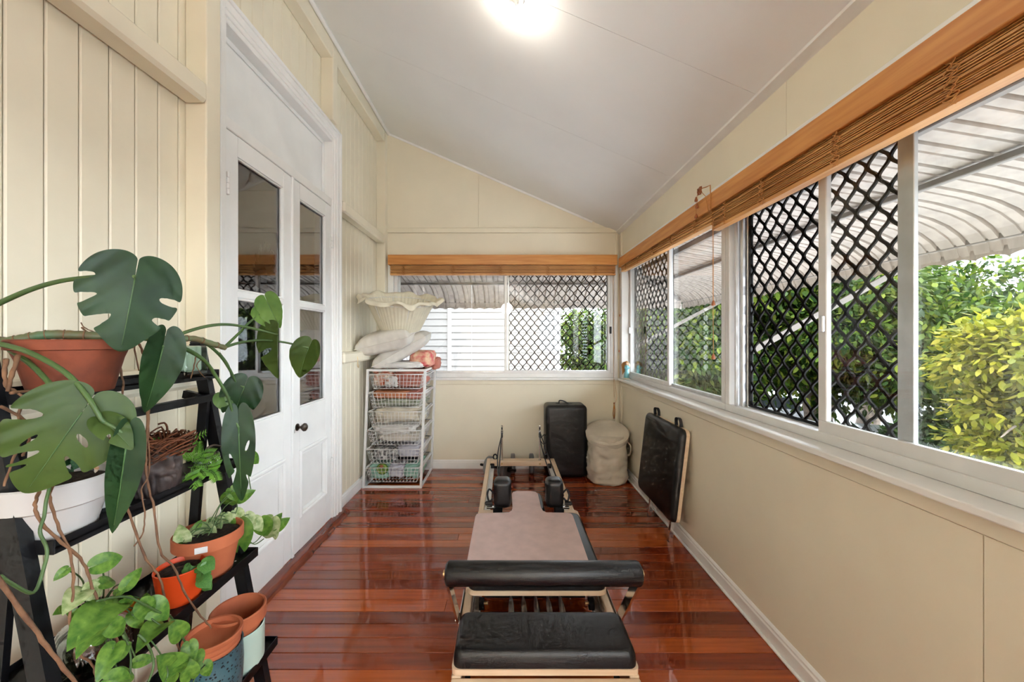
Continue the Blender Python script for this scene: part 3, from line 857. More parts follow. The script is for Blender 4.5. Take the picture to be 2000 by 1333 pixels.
mh = MB().box(-9, -4.9, -7.1, YB+.1, GZ-.06, 4.6).box(-4.9, -1.5, -7.1, YB+.1, 3.86, 4.6).box(-4.9, XL-.06, 5.72, 5.82, GZ-.06, 4.6)  # unseen bulk added to keep sky light off the neighbour wall
mh.build('wall_main_house', M_['weatherboard'], label='unseen weatherboard bulk of the main house, added to block sky light', cat='house', kind='structure')
# ---- curved metal awnings (pans with ribs), profile = (distance out from the wall, height)
APROF = [(.10, 2.275), (.35, 2.235), (.68, 2.18), (.92, 2.135), (1.05, 2.10), (1.14, 2.06), (1.215, 2.005), (1.26, 1.95), (1.275, 1.90)]
def aprof(d):
    for (d0, z0), (d1, z1) in zip(APROF[:-1], APROF[1:]):
        if d <= d1: return z0 + (z1-z0)*(d-d0)/(d1-d0)
    return APROF[-1][1]
PW = .142
CS = [(0, 0), (.002, .026), (.020, .026), (.023, 0), (.062, 0), (.064, .010), (.074, .010), (.076, 0), (PW, .0)]     # pan cross-section: a raised rib then a flat
def pan_mesh(place, dstart=None):
    ds = [q for q in APROF if dstart is None or q[0] > dstart+.01]
    if dstart is not None: ds = [(dstart, aprof(dstart))] + ds
    mb = MB(); v = []; f = []
    n = len(CS)
    for (d, z) in ds:
        for (a, h) in CS: v.append(place(a, d, z + h))
    for i in range(len(ds)-1):
        for k in range(n-1): f.append((i*n+k, i*n+k+1, (i+1)*n+k+1, (i+1)*n+k))
    mb.add(v, f)
    return mb
aw1 = thing('awning', 'curved ribbed metal awning along the side windows', 'awning', (XR+.7, 2, 1.9), group='window awnings')
proto = pan_mesh(lambda a, d, z: (XR+d, a, z)).mesh('awning_pan', M_['awning'], False, (0,0,0))
k = 0
y = -.9
while y < 5.5:
    if y + PW < YB + .1:
        share('awning_pan', proto, Matrix.Translation((0, y, 0)), aw1)
    else:
        ds = max(.1, y - YB + .05)
        if ds < 1.2:
            mb = pan_mesh(lambda a, d, z: (XR+d, y+a, z), ds); mb.build('awning_pan', M_['awning'], aw1)
    y += PW
def bar_along(aw, axis, d, z, a0, a1, w=.03, t=.03):
    mb = MB()
    if axis == 'Y': mb.rbox(XR+d-w/2, XR+d+w/2, a0, a1, z-t, z, .004, 1)
    else: mb.rbox(a0, a1, YB+d-w/2, YB+d+w/2, z-t, z, .004, 1)
    mb.build('cross_bar', M_['awning_bar'], aw)
bar_along(aw1, 'Y', .21, 2.222, -.9, YB+.2, .035, .045)
bar_along(aw1, 'Y', .68, 2.168, -.9, YB+.66)
bar_along(aw1, 'Y', 1.265, 1.99, -.9, YB+1.24, .03, .035)
def valance(aw, axis, a0, a1):
    n = int((a1-a0)/PW*10)
    v = []; f = []
    for i in range(n+1):
        a = a0 + (a1-a0)*i/n
        t = (i % 10)/10
        zb = 1.868 + .018*abs(math.sin(math.pi*i/10))
        d = 1.275 + (.008 if t < .25 else 0)
        for z in (1.95, zb):
            v.append((XR+d, a, z) if axis == 'Y' else (a, YB+d, z))
    for i in range(n): f.append((2*i, 2*i+1, 2*i+3, 2*i+2))
    MB().add(v, f).build('scalloped_valance', M_['awning'], aw)
valance(aw1, 'Y', -.9, YB+1.27)
# flat stay bars
br = mat('stay_bar', (.17,.145,.125), .7)
MB().bar((1.42, 2.305, 1.345), (2.51, 2.42, 1.90), .012, .035).build('stay_bar', br, aw1)
MB().bar((1.42, 4.22, 1.36), (2.51, 4.31, 1.92), .012, .035).build('stay_bar', br, aw1)
MB().bar((XR+.2, YB+.2, 2.255), (XR+1.2, YB+1.2, 2.0), .04, .03).build('hip_cap', M_['awning_bar'], aw1)

aw2 = thing('awning', 'curved ribbed metal awning outside the end window', 'awning', (0, YB+.7, 1.9), group='window awnings')
proto2 = pan_mesh(lambda a, d, z: (a, YB+d, z)).mesh('awning_pan', M_['awning'], False, (0,0,0))
x = -2.6
while x < XR + 1.25:
    if x + PW < XR + .1:
        share('awning_pan', proto2, Matrix.Translation((x, 0, 0)), aw2)
    else:
        ds = max(.1, x - XR + .05)
        if ds < 1.2:
            pan_mesh(lambda a, d, z: (x+a, YB+d, z), ds).build('awning_pan', M_['awning'], aw2)
    x += PW
bar_along(aw2, 'X', .21, 2.235, -2.6, XR+.2, .035, .045)
bar_along(aw2, 'X', .68, 2.168, -2.6, XR+.66)
bar_along(aw2, 'X', 1.265, 1.99, -2.6, XR+1.24, .03, .035)
valance(aw2, 'X', -2.6, XR+1.27)

# ---- neighbouring weatherboard house
NYH = 7.5
nh = thing('neighbour_house', 'white weatherboard house close behind the end window', 'house', (-2, NYH, GZ))
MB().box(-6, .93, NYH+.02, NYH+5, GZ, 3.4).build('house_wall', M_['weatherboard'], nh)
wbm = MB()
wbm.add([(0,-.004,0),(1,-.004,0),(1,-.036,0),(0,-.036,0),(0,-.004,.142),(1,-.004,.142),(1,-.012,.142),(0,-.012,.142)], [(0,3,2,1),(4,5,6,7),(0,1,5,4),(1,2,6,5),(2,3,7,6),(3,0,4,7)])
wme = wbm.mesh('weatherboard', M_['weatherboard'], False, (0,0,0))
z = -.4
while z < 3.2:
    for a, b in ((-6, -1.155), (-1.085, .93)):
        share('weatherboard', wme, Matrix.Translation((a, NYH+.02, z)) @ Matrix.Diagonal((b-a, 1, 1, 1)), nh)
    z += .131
MB().rbox(-1.155, -1.085, NYH-.03, NYH+.02, -.4, 3.3, .004, 1).build('cover_strip', M_['white_trim'], nh)
MB().rbox(.93, 1.03, NYH-.03, NYH+.1, -.4, 3.3, .004, 1).build('corner_board', M_['white_trim'], nh)
vt = MB().rbox(-1.49, -1.32, NYH-.03, NYH-.008, .98, 1.13, .004, 1).build('wall_vent', M_['white_trim'], nh)
for i in range(6): MB().box(-1.48, -1.33, NYH-.036, NYH-.028, .992+i*.022, 1.003+i*.022).build('louvre', M_['white_trim'], vt)
MB().box(-6.3, 1.75, NYH-.75, NYH+5.2, 2.95, 3.05).build('eave', M_['white_trim'], nh)  # unseen eave, set low and deep to cut sky light on the wall

# ---- trees
nprng = np.random.default_rng(5)
def leaf_cloud(blobs, n, size, mat_, parent, droop=.55, name='foliage', shell=.55):
    """blobs = [(cx,cy,cz,rx,ry,rz)]; n leaves in all; folded pointed leaves in drooping sprays"""
    vol = np.array([b[3]*b[4]*b[5] for b in blobs])**.67
    cnt = np.maximum(1, (n*vol/vol.sum()/7).astype(int))
    C = []; NRM_ = []
    for b, c in zip(blobs, cnt):
        d = nprng.normal(size=(c,3)); d /= np.linalg.norm(d, axis=1)[:,None]
        r = (shell + (1-shell)*nprng.random(c)**.7)[:,None]
        r *= 1 + .16*np.sin(d[:,0:1]*7+b[0]) * np.cos(d[:,2:3]*8+b[1])
        C.append(np.array(b[:3]) + d*r*np.array(b[3:]))
        NRM_.append(d)
    C = np.concatenate(C); D = np.concatenate(NRM_)
    k = 7
    m = len(C)*k
    base = np.repeat(C, k, 0) + nprng.normal(size=(m,3))*size*.75
    out = np.repeat(D, k, 0) + nprng.normal(size=(m,3))*.55
    out[:,2] -= droop
    out /= np.linalg.norm(out, axis=1)[:,None]
    up = np.array([0,0,1.]) + nprng.normal(size=(m,3))*.45
    side = np.cross(out, up); side /= (np.linalg.norm(side, axis=1)[:,None]+1e-9)
    nrm = np.cross(side, out)
    L = size*(.75+.5*nprng.random(m))[:,None]; W = L*.24
    p0 = base; p1 = base + out*L*.45 + side*W - nrm*W*.25; p2 = base + out*L - nrm*L*.12; p3 = base + out*L*.45 - side*W - nrm*W*.25
    pm = base + out*L*.5 + nrm*W*.1
    p1 = base + out*L*.28 + side*W*.9 - nrm*W*.25; p1b = base + out*L*.62 + side*W*.8 - nrm*(W*.2+L*.05)
    p3 = base + out*L*.28 - side*W*.9 - nrm*W*.25; p3b = base + out*L*.62 - side*W*.8 - nrm*(W*.2+L*.05)
    V = np.stack([p0,p1,p1b,p2,p3b,p3], 1).reshape(-1,3)
    org = C.mean(0)
    me = bpy.data.meshes.new(name)
    me.vertices.add(len(V)); me.vertices.foreach_set('co', (V-org).ravel())
    me.loops.add(m*12); me.polygons.add(m*4)
    idx = np.arange(m)[:,None]*6
    tri = np.concatenate([idx+np.array([q]) for q in ([0,1,2],[0,2,3],[0,3,4],[0,4,5])], 1).reshape(-1)
    me.loops.foreach_set('vertex_index', tri.astype(np.int32))
    me.polygons.foreach_set('loop_start', (np.arange(m*4)*3).astype(np.int32))
    me.update(calc_edges=True); me.materials.append(mat_)
    o = bpy.data.objects.new(name, me); COL.objects.link(o)
    put(o, Vector(org), parent); o['kind'] = 'stuff'
    return o
def branchy(t, base, top, r, tips):
    mb = MB()
    mid = (Vector(base)+Vector(top))/2 + Vector((.15,-.1,0))
    mb.tube(spline([base, mid, top], 6), [r*(1.15-.5*i/12) for i in range(13)], 10)
    mb.build('trunk', M_['bark'], t, True)
    mb = MB()
    for p in tips:
        a = Vector(top).lerp(mid, .3); b = Vector(p)
        mb.tube(spline([a, a.lerp(b,.5)+Vector((0,0,.25)), b], 5), [r*.42*(1-.08*i) for i in range(11)], 7)
    mb.build('branches', M_['bark'], t, True)
def blobs_around(c, R, n, rr, seed):
    g = np.random.default_rng(seed)
    out = []
    for i in range(n):
        d = g.normal(size=3); d /= np.linalg.norm(d)
        q = g.random()**.4
        s = rr*(.7+.6*g.random())
        out.append((c[0]+d[0]*R[0]*q, c[1]+d[1]*R[1]*q, c[2]+d[2]*R[2]*q, s, s, s*.72))
    return out
tA = thing('street_tree', 'big spreading green tree with a forked trunk seen through the gridded side window', 'tree', (10.2, 12.8, GZ), group='trees outside')
branchy(tA, (10.2,12.8,GZ), (9.7,12.6,.2), .33, [(6.5,11.5,.3),(8,11,1.6),(11.5,12,1.8),(9,14,2.5),(5,12.5,.9)])
MB().tube(spline([(10.3,12.8,GZ),(10.7,12.9,-1.0),(11.2,13,.6)],5), [.3-.012*i for i in range(11)], 9).build('trunk', M_['bark'], tA, True)
leaf_cloud(blobs_around((8.6,12.2,1.9), (5.6,2.6,2.3), 46, 1.25, 3) + blobs_around((6.2,11.6,.1),(2.4,1.4,.8),12,.8,8) + blobs_around((11.5,12,.3),(2.6,1.4,.9),10,.8,18), 52000, .23, M_['foliage'], tA)
tB = thing('street_tree', 'leafy light green tree filling the clear pane beside the corner window', 'tree', (5.2, 11.0, GZ), group='trees outside')
branchy(tB, (5.4,11.4,GZ), (5.2,11.2,.2), .18, [(4.2,10.4,.5),(5.6,10.6,1.6),(6.2,11.2,1.0)])
leaf_cloud(blobs_around((4.9,10.6,1.1), (1.6,1.2,1.7), 20, .8, 21) + blobs_around((4.5,10.1,-.2),(1.2,.7,.5),6,.5,31), 18000, .20, M_['foliage'], tB)
tC = thing('street_tree', 'green tree with shadow-dark low branches drooping over the driveway beyond the clear side pane', 'tree', (10.5, 8.6, GZ), group='trees outside')
branchy(tC, (11.6,9.8,GZ), (10.8,9.4,.2), .2, [(8.6,8.0,-.6),(9.6,8.2,.5),(10.2,8.8,1.8)])
leaf_cloud(blobs_around((10.2,8.9,1.6), (2.6,1.2,1.6), 22, .85, 41), 19000, .18, M_['foliage'], tC)
leaf_cloud(blobs_around((9.2,8.3,-.75), (1.5,.6,.55), 14, .45, 43), 8000, .17, M_['foliage_dark'], tC)  # shadow on the low branches put into a darker leaf colour
tD = thing('golden_shrub', 'bright yellow green sunlit shrub at the edge of the view outside the nearest pane', 'shrub', (8.2, 5.9, GZ), group='trees outside')
branchy(tD, (8.4,6.0,GZ), (8.2,5.95,.2), .09, [(7.5,5.6,.6),(8.4,5.8,1.2),(7.2,5.6,0)])
leaf_cloud(blobs_around((8.35,5.9,.95), (1.0,.6,.9), 20, .5, 51) + blobs_around((8.3,5.9,-.1), (.7,.5,.4), 7, .4, 53), 15000, .145, M_['foliage_gold'], tD, droop=.3)
tE = thing('street_tree', 'distant green tree past the corner of the white house, behind the end window grille', 'tree', (3.6, 17, GZ), group='trees outside')
branchy(tE, (3.6,17.2,GZ), (3.6,17,0), .25, [(2.6,16.5,1),(4.4,16.6,1.6),(3.6,17,2.6)])
leaf_cloud(blobs_around((3.9,17,.6), (1.9,1.0,1.9), 20, .85, 61), 15000, .21, M_['foliage'], tE)
tF = thing('street_tree', 'tall dark tree rising behind the others beyond the side windows', 'tree', (15, 16, GZ), group='trees outside')
branchy(tF, (15,16,GZ), (15,16,1), .35, [(13,15.5,3),(17,15,3),(15,16,4.5)])
leaf_cloud(blobs_around((15,16,3), (5,2,2.8), 34, 1.3, 71), 22000, .27, M_['foliage_dark'], tF)
tG = thing('street_tree', 'row of leafy trees along the street end seen through the corner grille', 'tree', (9, 21, GZ), group='trees outside')
leaf_cloud(blobs_around((8.5,21,1.2), (3.4,1.4,2.6), 30, 1.1, 81), 15000, .28, M_['foliage_dark'], tG)
branchy(tG, (9,21.5,GZ), (9,21,1), .3, [(7,21,2),(11,21,2)])

# ---- low brick fence seen past the neighbour
fb = mat('brick_fence', srgb(176,104,70), .85, var=.15, scale=9)
fen = thing('brick_fence', 'low orange brick fence past the corner of the white house', 'fence', (2.6, 13.5, GZ))
bme = MB().rbox(-.115,.115,-.055,.055,0,.076,.005,1).mesh('brick', fb, False, (0,0,0))
for r in range(14):
    for c in range(12):
        share('brick', bme, Matrix.Translation((1.4+c*.24+(r%2)*.12, 13.5, GZ+.02+r*.086)), fen)
MB().box(1.28, 4.3, 13.46, 13.54, GZ, GZ+1.2).build('mortar_core', mat('mortar', (.5,.47,.42), .9), fen)

# ---- parked cars
def car(label, loc, rz, paint):
    t = thing('parked_car', label, 'car', loc, group='cars parked on the street')
    M = Matrix.Translation(loc) @ Matrix.Rotation(rz, 4, 'Z')
    side = [(-2.1,.35),(-2.15,.75),(-2.0,.95),(-1.2,1.0),(.9,.98),(1.9,.82),(2.12,.6),(2.1,.32)]
    A = Matrix(((1,0,0,0),(0,0,1,0),(0,1,0,0),(0,0,0,1)))
    MB().prism(side, -.86, .86, M @ A).build('body', paint, t)
    cab = [(-1.95,.94),(-1.45,1.42),(.15,1.45),(.95,.96)]
    v = [(x, -.80 if z < 1 else -.62, z) for x, z in cab] + [(x, .80 if z < 1 else .62, z) for x, z in cab]
    MB().add(v, [(3,2,1,0),(4,5,6,7),(0,1,5,4),(1,2,6,5),(2,3,7,6),(3,0,4,7)], M).build('cabin', car_glass, t)
    MB().add([(-1.45,-.63,1.41),(.15,-.63,1.44),(.15,.63,1.44),(-1.45,.63,1.41),(-1.40,-.6,1.47),(.1,-.6,1.49),(.1,.6,1.49),(-1.40,.6,1.47)], [(0,3,2,1),(4,5,6,7),(0,1,5,4),(1,2,6,5),(2,3,7,6),(3,0,4,7)], M).build('roof', paint, t)
    for x in (-1.3, 1.3):
        for s in (-1, 1):
            q = M @ Vector((x, s*.8, .32)); q2 = M @ Vector((x, s*.62, .32))
            MB().cyl(q, q2, .32, 18).build('wheel', M_['rubber'], t, True)
    for s in (-1, 1):
        MB().rbox(-2.17, -2.0, s*.66-.17, s*.66+.17, .68, .86, .02, 1, M=M).build('tail_light', tail_m, t)
    MB().rbox(-2.165, -2.1, -.26, .26, .5, .62, .005, 1, M=M).build('number_plate', M_['sticker'], t)
car_glass = mat('car_glass', (.03,.035,.04), .08, spec=.8)
tail_m = mat('red_lens', (.65,.02,.02), .2)
car('white hatchback with a red tail light below the tree trunk', (9.3, 9.9, GZ-.05), math.radians(150), mat('white_car_paint', (.75,.75,.76), .2, coat=.8, var=.01))
car('dark grey car parked beside the white hatchback', (13.6, 10.9, GZ-.05), math.radians(172), mat('dark_car_paint', (.05,.055,.06), .2, coat=.8, var=.02))
car('silver car parked under the tree behind the gridded window', (10.4, 16.6, GZ-.05), math.radians(150), mat('silver_car_paint', (.55,.56,.58), .25, coat=.8, metal=.3, var=.02))
# ================================================================== EXERCISE MACHINE
CX = .138
rf = thing('pilates_reformer', 'pale timber exercise reformer with black pads and a padded foot bar', 'exercise machine', (CX, 2.6, 0))
for s in (-1, 1):
    MB().rbox(CX+s*.337-(.036 if s > 0 else 0), CX+s*.337+(.036 if s < 0 else 0), 1.372, 3.868, .125, .24, .005, 2).build('side_rail', M_['ply_y'], rf)
    mb = MB(); xa = CX+s*.300; xb = CX+s*.262
    mb.rbox(min(xa,xb), max(xa,xb), 1.62, 3.765, .165, .185, .003, 1); mb.rbox(min(xa,xa+s*-.006), max(xa,xa-s*.006), 1.62, 3.765, .185, .215, .001, 1)
    mb.build('track', M_['alu_white'], rf)
    MB().rbox(CX+s*.28-.02, CX+s*.28+.02, 3.725, 3.765, .185, .222, .004, 1).build('bumper', M_['rubber'], rf)
    # steel guide strip outside the rail at the foot end
    MB().rbox(CX+s*.3415-.004, CX+s*.3415+.004, 1.62, 1.84, .20, .247, .003, 1).build('guide_strip', M_['chrome'], rf)
    for yy in (1.5, 3.75):
        MB().lathe([(.022,0),(.024,.01),(.02,.125),(.0001,.126)], 14, c=(CX+s*.30, yy, 0)).build('foot', M_['rubber'], rf, True)
MB().rbox(CX-.301, CX+.301, 3.767, 3.868, .193, .24, .005, 2).build('end_rail', M_['ply'], rf)
for s in (-1, 1):
    MB().lathe([(.0001,-.006),(.0075,-.005),(.0095,0),(.0095,.003)], 12, M=Matrix.Translation((CX+s*.187, 3.766, .217)) @ Matrix.Rotation(math.radians(90),4,'X') @ Matrix.Rotation(math.pi,4,'X')).build('bolt', M_['brass'], rf, True)
fe = MB().rbox(CX-.337, CX+.337, 1.345, 1.372, .10, .238, .008, 3).build('foot_end_board', M_['ply'], rf)
# stickers (bar codes) on the board at the foot end
def sticker(x0, x1, yel, bars):
    st = MB().rbox(x0, x1, 1.3435, 1.3451, .2085, .2335, .0005, 1).build('sticker', M_['sticker'], fe)
    if yel: MB().box(x0, x0+.028, 1.3425, 1.3436, .2085, .2335).build('print', M_['yellow_ink'], st)
    mb = MB(); x = x0 + (.034 if yel else .004)
    g = random.Random(4)
    while x < x1-.006-bars:
        w = g.choice((.001,.0015,.0025)); mb.box(x, x+w, 1.3427, 1.3436, .213, .230); x += w + g.choice((.001,.0015,.002))
    mb.build('print', M_['ink'], st)
sticker(CX-.327, CX-.235, True, .018); sticker(CX+.256, CX+.328, False, .03)
# standing platform
def rrect(x0, x1, y0, y1, r, n=5):
    pts = []
    for cx_, cy_, a in ((x1-r,y0+r,-90),(x1-r,y1-r,0),(x0+r,y1-r,90),(x0+r,y0+r,180)):
        for i in range(n+1):
            t = math.radians(a+90*i/n); pts.append((cx_+r*math.cos(t), cy_+r*math.sin(t)))
    return pts
MB().prism(rrect(CX-.337, CX+.337, 1.372, 1.60, .02), .243, .264).build('platform_board', M_['ply'], rf)
def pad(x0, x1, y0, y1, z0, z1, r, name, parent, m=None):
    """upholstered pad: rounded plan, soft top edge"""
    mb = MB()
    hs = [(0,0),(.35,0),(.6,.12),(.78,.32),(.9,.58),(.97,.82),(1,1.3)]
    v = []; f = []
    n = None
    e = (z1-z0)*.55
    for t, ins in hs:
        p = rrect(x0+ins*e*.55, x1-ins*e*.55, y0+ins*e*.55, y1-ins*e*.55, r, 5)
        n = len(p)
        v += [(a, b, z0+(z1-z0)*t) for a, b in p]
    for i in range(len(hs)-1):
        for k in range(n):
            f.append((i*n+k, i*n+(k+1)%n, (i+1)*n+(k+1)%n, (i+1)*n+k))
    f.append(tuple((len(hs)-1)*n+k for k in range(n))); f.append(tuple(reversed(range(n))))
    return mb.add(v, f).build(name, m or M_['vinyl'], parent, 60)
pad(CX-.333, CX+.333, 1.376, 1.597, .264, .322, .03, 'platform_pad', rf)
# springs
mb = MB().rbox(CX-.29, CX+.29, 1.602, 1.622, .15, .20, .003, 1).build('spring_bar', M_['black_metal'], rf)
for i in range(5):
    x = CX - .118 + i*.0585
    pr = []
    pts = [(x, 1.615, .205), (x, 1.64, .205), (x, 1.76, .204), (x, 1.80, .203), (x, 1.835, .203), (x, 1.86, .202), (x, 2.05, .2)]
    MB().tube(pts, [.006, .0135, .0135, .012, .008, .004, .004], 12).build('spring', M_['spring'], rf, True)
for s in (-1, 1):
    MB().cyl((CX+s*.268, 1.80, .205), (CX+s*.246, 1.80, .205), .026, 18).build('roller', M_['rubber'], rf, True)
    MB().cyl((CX+s*.246, 1.80, .208), (CX+s*.228, 1.80, .208), .008, 10).build('axle', M_['brass'], rf, True)
MB().box(CX-.25, CX+.25, 1.90, 2.42, .165, .24).build('carriage_chassis', M_['black_metal'], rf)
# carriage
MB().prism(rrect(CX-.318, CX+.318, 1.735, 2.44, .035), .285, .306).build('carriage_board', M_['ply'], rf)
pad(CX-.316, CX+.316, 1.738, 2.40, .306, .366, .04, 'carriage_pad', rf)
MB().prism(rrect(CX-.10, CX+.10, 2.38, 2.72, .03), .295, .312).build('head_board', M_['ply'], rf)
pad(CX-.075, CX+.108, 2.41, 2.72, .312, .366, .05, 'head_pad', rf)
for s in (-1, 1):
    MB().prism(rrect(CX+s*.25-.075, CX+s*.25+.075, 2.36, 2.53, .03), .305, .318).build('shoulder_plate', M_['ply'], rf)
    x = CX + s*.166
    MB().rbox(x-.057, x+.057, 2.415, 2.535, .372, .548, .034, 5).build('shoulder_block', M_['vinyl'], rf, 60)
    MB().rbox(x+s*.03-.03, x+s*.03+.03, 2.44, 2.5, .318, .374, .004, 1).build('block_bracket', M_['black_metal'], rf)
    MB().rbox(x+s*.062-.012, x+s*.062+.03*s if s > 0 else x+s*.062+.012, 2.42, 2.44, .372, .384, .002, 1).build('pin', M_['chrome'], rf) if s > 0 else MB().rbox(x-.10, x-.05, 2.42, 2.44, .372, .384, .002, 1).build('pin', M_['chrome'], rf)
    MB().cyl((x+s*.065, 2.44, .40), (x+s*.098, 2.44, .40), .014, 14).ball((x+s*.098, 2.44, .40), .014).build('knob', M_['rubber'], rf, True)
    MB().tube(spline([(x+s*.06,2.5,.44),(x+s*.085,2.49,.47),(x+s*.098,2.48,.44),(x+s*.085,2.47,.40),(x+s*.062,2.47,.42)],4), .006, 6).build('rope_cleat', M_['rope'], rf, True)
# uprights with pulleys
for s in (-1, 1):
    x = CX + s*.187
    MB().cyl((x, 3.81, .235), (x, 3.81, .50), .0085, 12).build('upright', M_['chrome'], rf, True)
    MB().lathe([(.016,0),(.016,.006),(.009,.010),(.0001,.011)], 14, c=(x, 3.81, .24)).build('collar', M_['chrome'], rf, True)
    mb = MB().rbox(x-.012, x+.012, 3.80, 3.82, .50, .535, .003, 1).rbox(x-.008, x-.005, 3.80, 3.82, .535, .585, .001, 1).rbox(x+.005, x+.008, 3.80, 3.82, .535, .585, .001, 1).rbox(x-.008, x+.008, 3.80, 3.82, .578, .586, .001, 1)
    pk = mb.build('pulley_bracket', M_['chrome'], rf)
    MB().lathe([(.016,-.005),(.012,0),(.016,.005)], 16, M=Matrix.Translation((x, 3.80, .556)) @ Matrix.Rotation(math.radians(90),4,'Y')).build('pulley_wheel', M_['black_metal'], pk, True)
    MB().rbox(x-.010, x+.010, 3.775, 3.80, .468, .52, .006, 2).build('pulley_block', M_['black_metal'], rf)
    # ropes from the pulley to the shoulder end
    xs = CX + s*.19
    MB().tube(spline([(x-.004, 3.785, .515), (x-.006*1-.002, 3.4, .45), (x-.012 if s < 0 else x+.01, 2.54, .40)], 6), .0052, 7).build('rope', M_['rope'], rf, 2)
    MB().tube(spline([(x+.004, 3.785, .515), (x+s*.03, 3.3, .44), (CX+s*.235 if s > 0 else x+.0, 2.54, .41)], 6), .0052, 7).build('rope', M_['rope'], rf, 2)
    # foot loops / cleats on the end rail corners
    MB().tube([ (CX+s*.255+.018*math.cos(a*.5236), 3.84, .262+.026*math.sin(a*.5236)) for a in range(12)], .007, 6, closed=True).build('eye_bolt', M_['rubber'], rf, True)
MB().tube(spline([(CX+.195,3.77,.47),(CX+.225,3.77,.50),(CX+.25,3.78,.485)],4), .004, 6).tube(spline([(CX+.195,3.77,.44),(CX+.22,3.77,.41),(CX+.25,3.78,.42)],4), .004, 6).build('hand_loop', M_['rope'], rf, 2)
# foot bar
FY, FZ = 1.452, .560
MB().lathe([(.0001,0),(.030,0),(.038,.004),(.0435,.012),(.0435,.728),(.038,.736),(.030,.740),(.0001,.740)], 28, M=Matrix.Translation((CX-.37, FY, FZ)) @ Matrix.Rotation(math.radians(90),4,'Y')).build('foot_bar_pad', M_['vinyl'], rf, 50)
for s in (-1, 1):
    MB().bar((CX+s*.362, FY+.01, FZ-.03), (CX+s*.349, 1.675, .222), .010, .042, up=(0,1,.4)).build('foot_bar_arm', M_['chrome'], rf)
    MB().cyl((CX+s*.33, 1.675, .222), (CX+s*.362, 1.675, .222), .014, 14).build('pivot', M_['chrome'], rf, True)
    MB().cyl((CX+s*.368, FY, FZ), (CX+s*.378, FY, FZ), .012, 12).build('end_bolt', M_['brass'], rf, True)

# mauve mat lying on the carriage
x0, x1 = -.197, .397
ml = [(x0+.004,1.745),(x1-.003,1.745),(x1+.004,2.33),(x1-.002,2.36),(x1-.03,2.372),(.245,2.376),(.225,2.40),(.218,2.44),(.214,2.66),(.20,2.695),(.17,2.708),(.07,2.708),(.045,2.695),(.035,2.66),(.036,2.44),(.03,2.40),(.012,2.376),(-.15,2.368),(x0+.012,2.355),(x0+.006,2.32)]
MB().prism(ml, .3665, .3715).build('exercise_mat', M_['mauve'], label='dusty mauve mat with a head tab lying on the carriage of the reformer', cat='mat')

# padded sitting box standing on end
sb = thing('sitting_box', 'tall black padded box standing on end against the end wall', 'box', (.62, 4.1, 0))
MB().rbox(.402, .836, 3.972, 4.238, 0.0, .752, .045, 5).build('padded_body', M_['vinyl'], sb, 60)
MB().prism(rrect(.52,.70,4.08,4.13,.02), .7505, .7535).build('handle_slot', M_['rubber'], sb)
MB().tube(spline([(.555,4.10,.752),(.56,4.09,.785),(.60,4.085,.782),(.635,4.09,.765),(.665,4.10,.752)],5), .0065, 6).build('strap_handle', M_['rope'], sb, 2)

# jump board leaning on the right wall
jb = thing('jump_board', 'black padded board with straps and steel legs leaning on the window wall', 'padded board', (1.13, 2.94, 0))
JY0, JY1 = 2.60, 3.275
pb, pt_ = Vector((1.085, 0, 0)), Vector((1.182, 0, .83))     # line of the front face, floor to top
ax = (pt_-pb).normalized(); nx = Vector((-ax.z, 0, ax.x))     # nx points into the room
MJ = Matrix(((0, ax.x, nx.x, pb.x), (1, 0, 0, 0), (0, ax.z, nx.z, pb.z), (0,0,0,1)))
# local: (y along wall, s up the board, n out of the board)
bd = MB().prism(rrect(JY0, JY1, .19, .832, .045), -.064, -.040, MJ).build('backing_board', M_['ply_y'], jb)
mbp = MB(); hs = [(0,0),(.3,0),(.55,.1),(.75,.3),(.9,.6),(1,1.2)]
v = []; f = []; T = .042
for t, ins in hs:
    p = rrect(JY0+ins*.02, JY1-ins*.02, .19+ins*.02, .832-ins*.02, .045)
    n = len(p); v += [(a, b, -.04+T*t) for a, b in p]
for i in range(len(hs)-1):
    for k in range(n): f.append((i*n+k, i*n+(k+1)%n, (i+1)*n+(k+1)%n, (i+1)*n+k))
f.append(tuple((len(hs)-1)*n+k for k in range(n))); f.append(tuple(reversed(range(n))))
mbp.add(v, f, MJ).build('board_pad', M_['vinyl'], jb, 60)
for yy in (2.745, 3.14):
    mb = MB()
    pts = [(yy-.035,.80,-.05),(yy-.036,.855,-.045),(yy-.02,.885,-.04),(yy+.008,.888,-.035),(yy+.024,.868,-.035),(yy+.028,.80,-.05)]
    pts = [MJ @ Vector(q) for q in spline(pts, 4)]
    vv = []; ff = []
    for q in pts:
        for o in (-.012, .012): vv.append(q + nx*o)
    for i in range(len(pts)-1): ff.append((2*i, 2*i+1, 2*i+3, 2*i+2))
    vv += [p + Vector((0,.0,.004)) for p in vv]
    m = len(pts)*2
    ff += [tuple(i+m for i in reversed(q)) for q in ff]
    mb.add(vv, ff).build('strap', M_['rope'], jb)
for yy in (2.745, 3.135):
    lg = MB().rbox(yy-.014, yy+.014, .005, .34, -.094, -.0645, .003, 1, M=MJ).build('steel_leg', M_['chrome'], jb)
    MB().rbox(yy-.015, yy+.015, .0, .010, -.096, -.0625, .002, 1, M=MJ).build('leg_tip', M_['rubber'], lg)

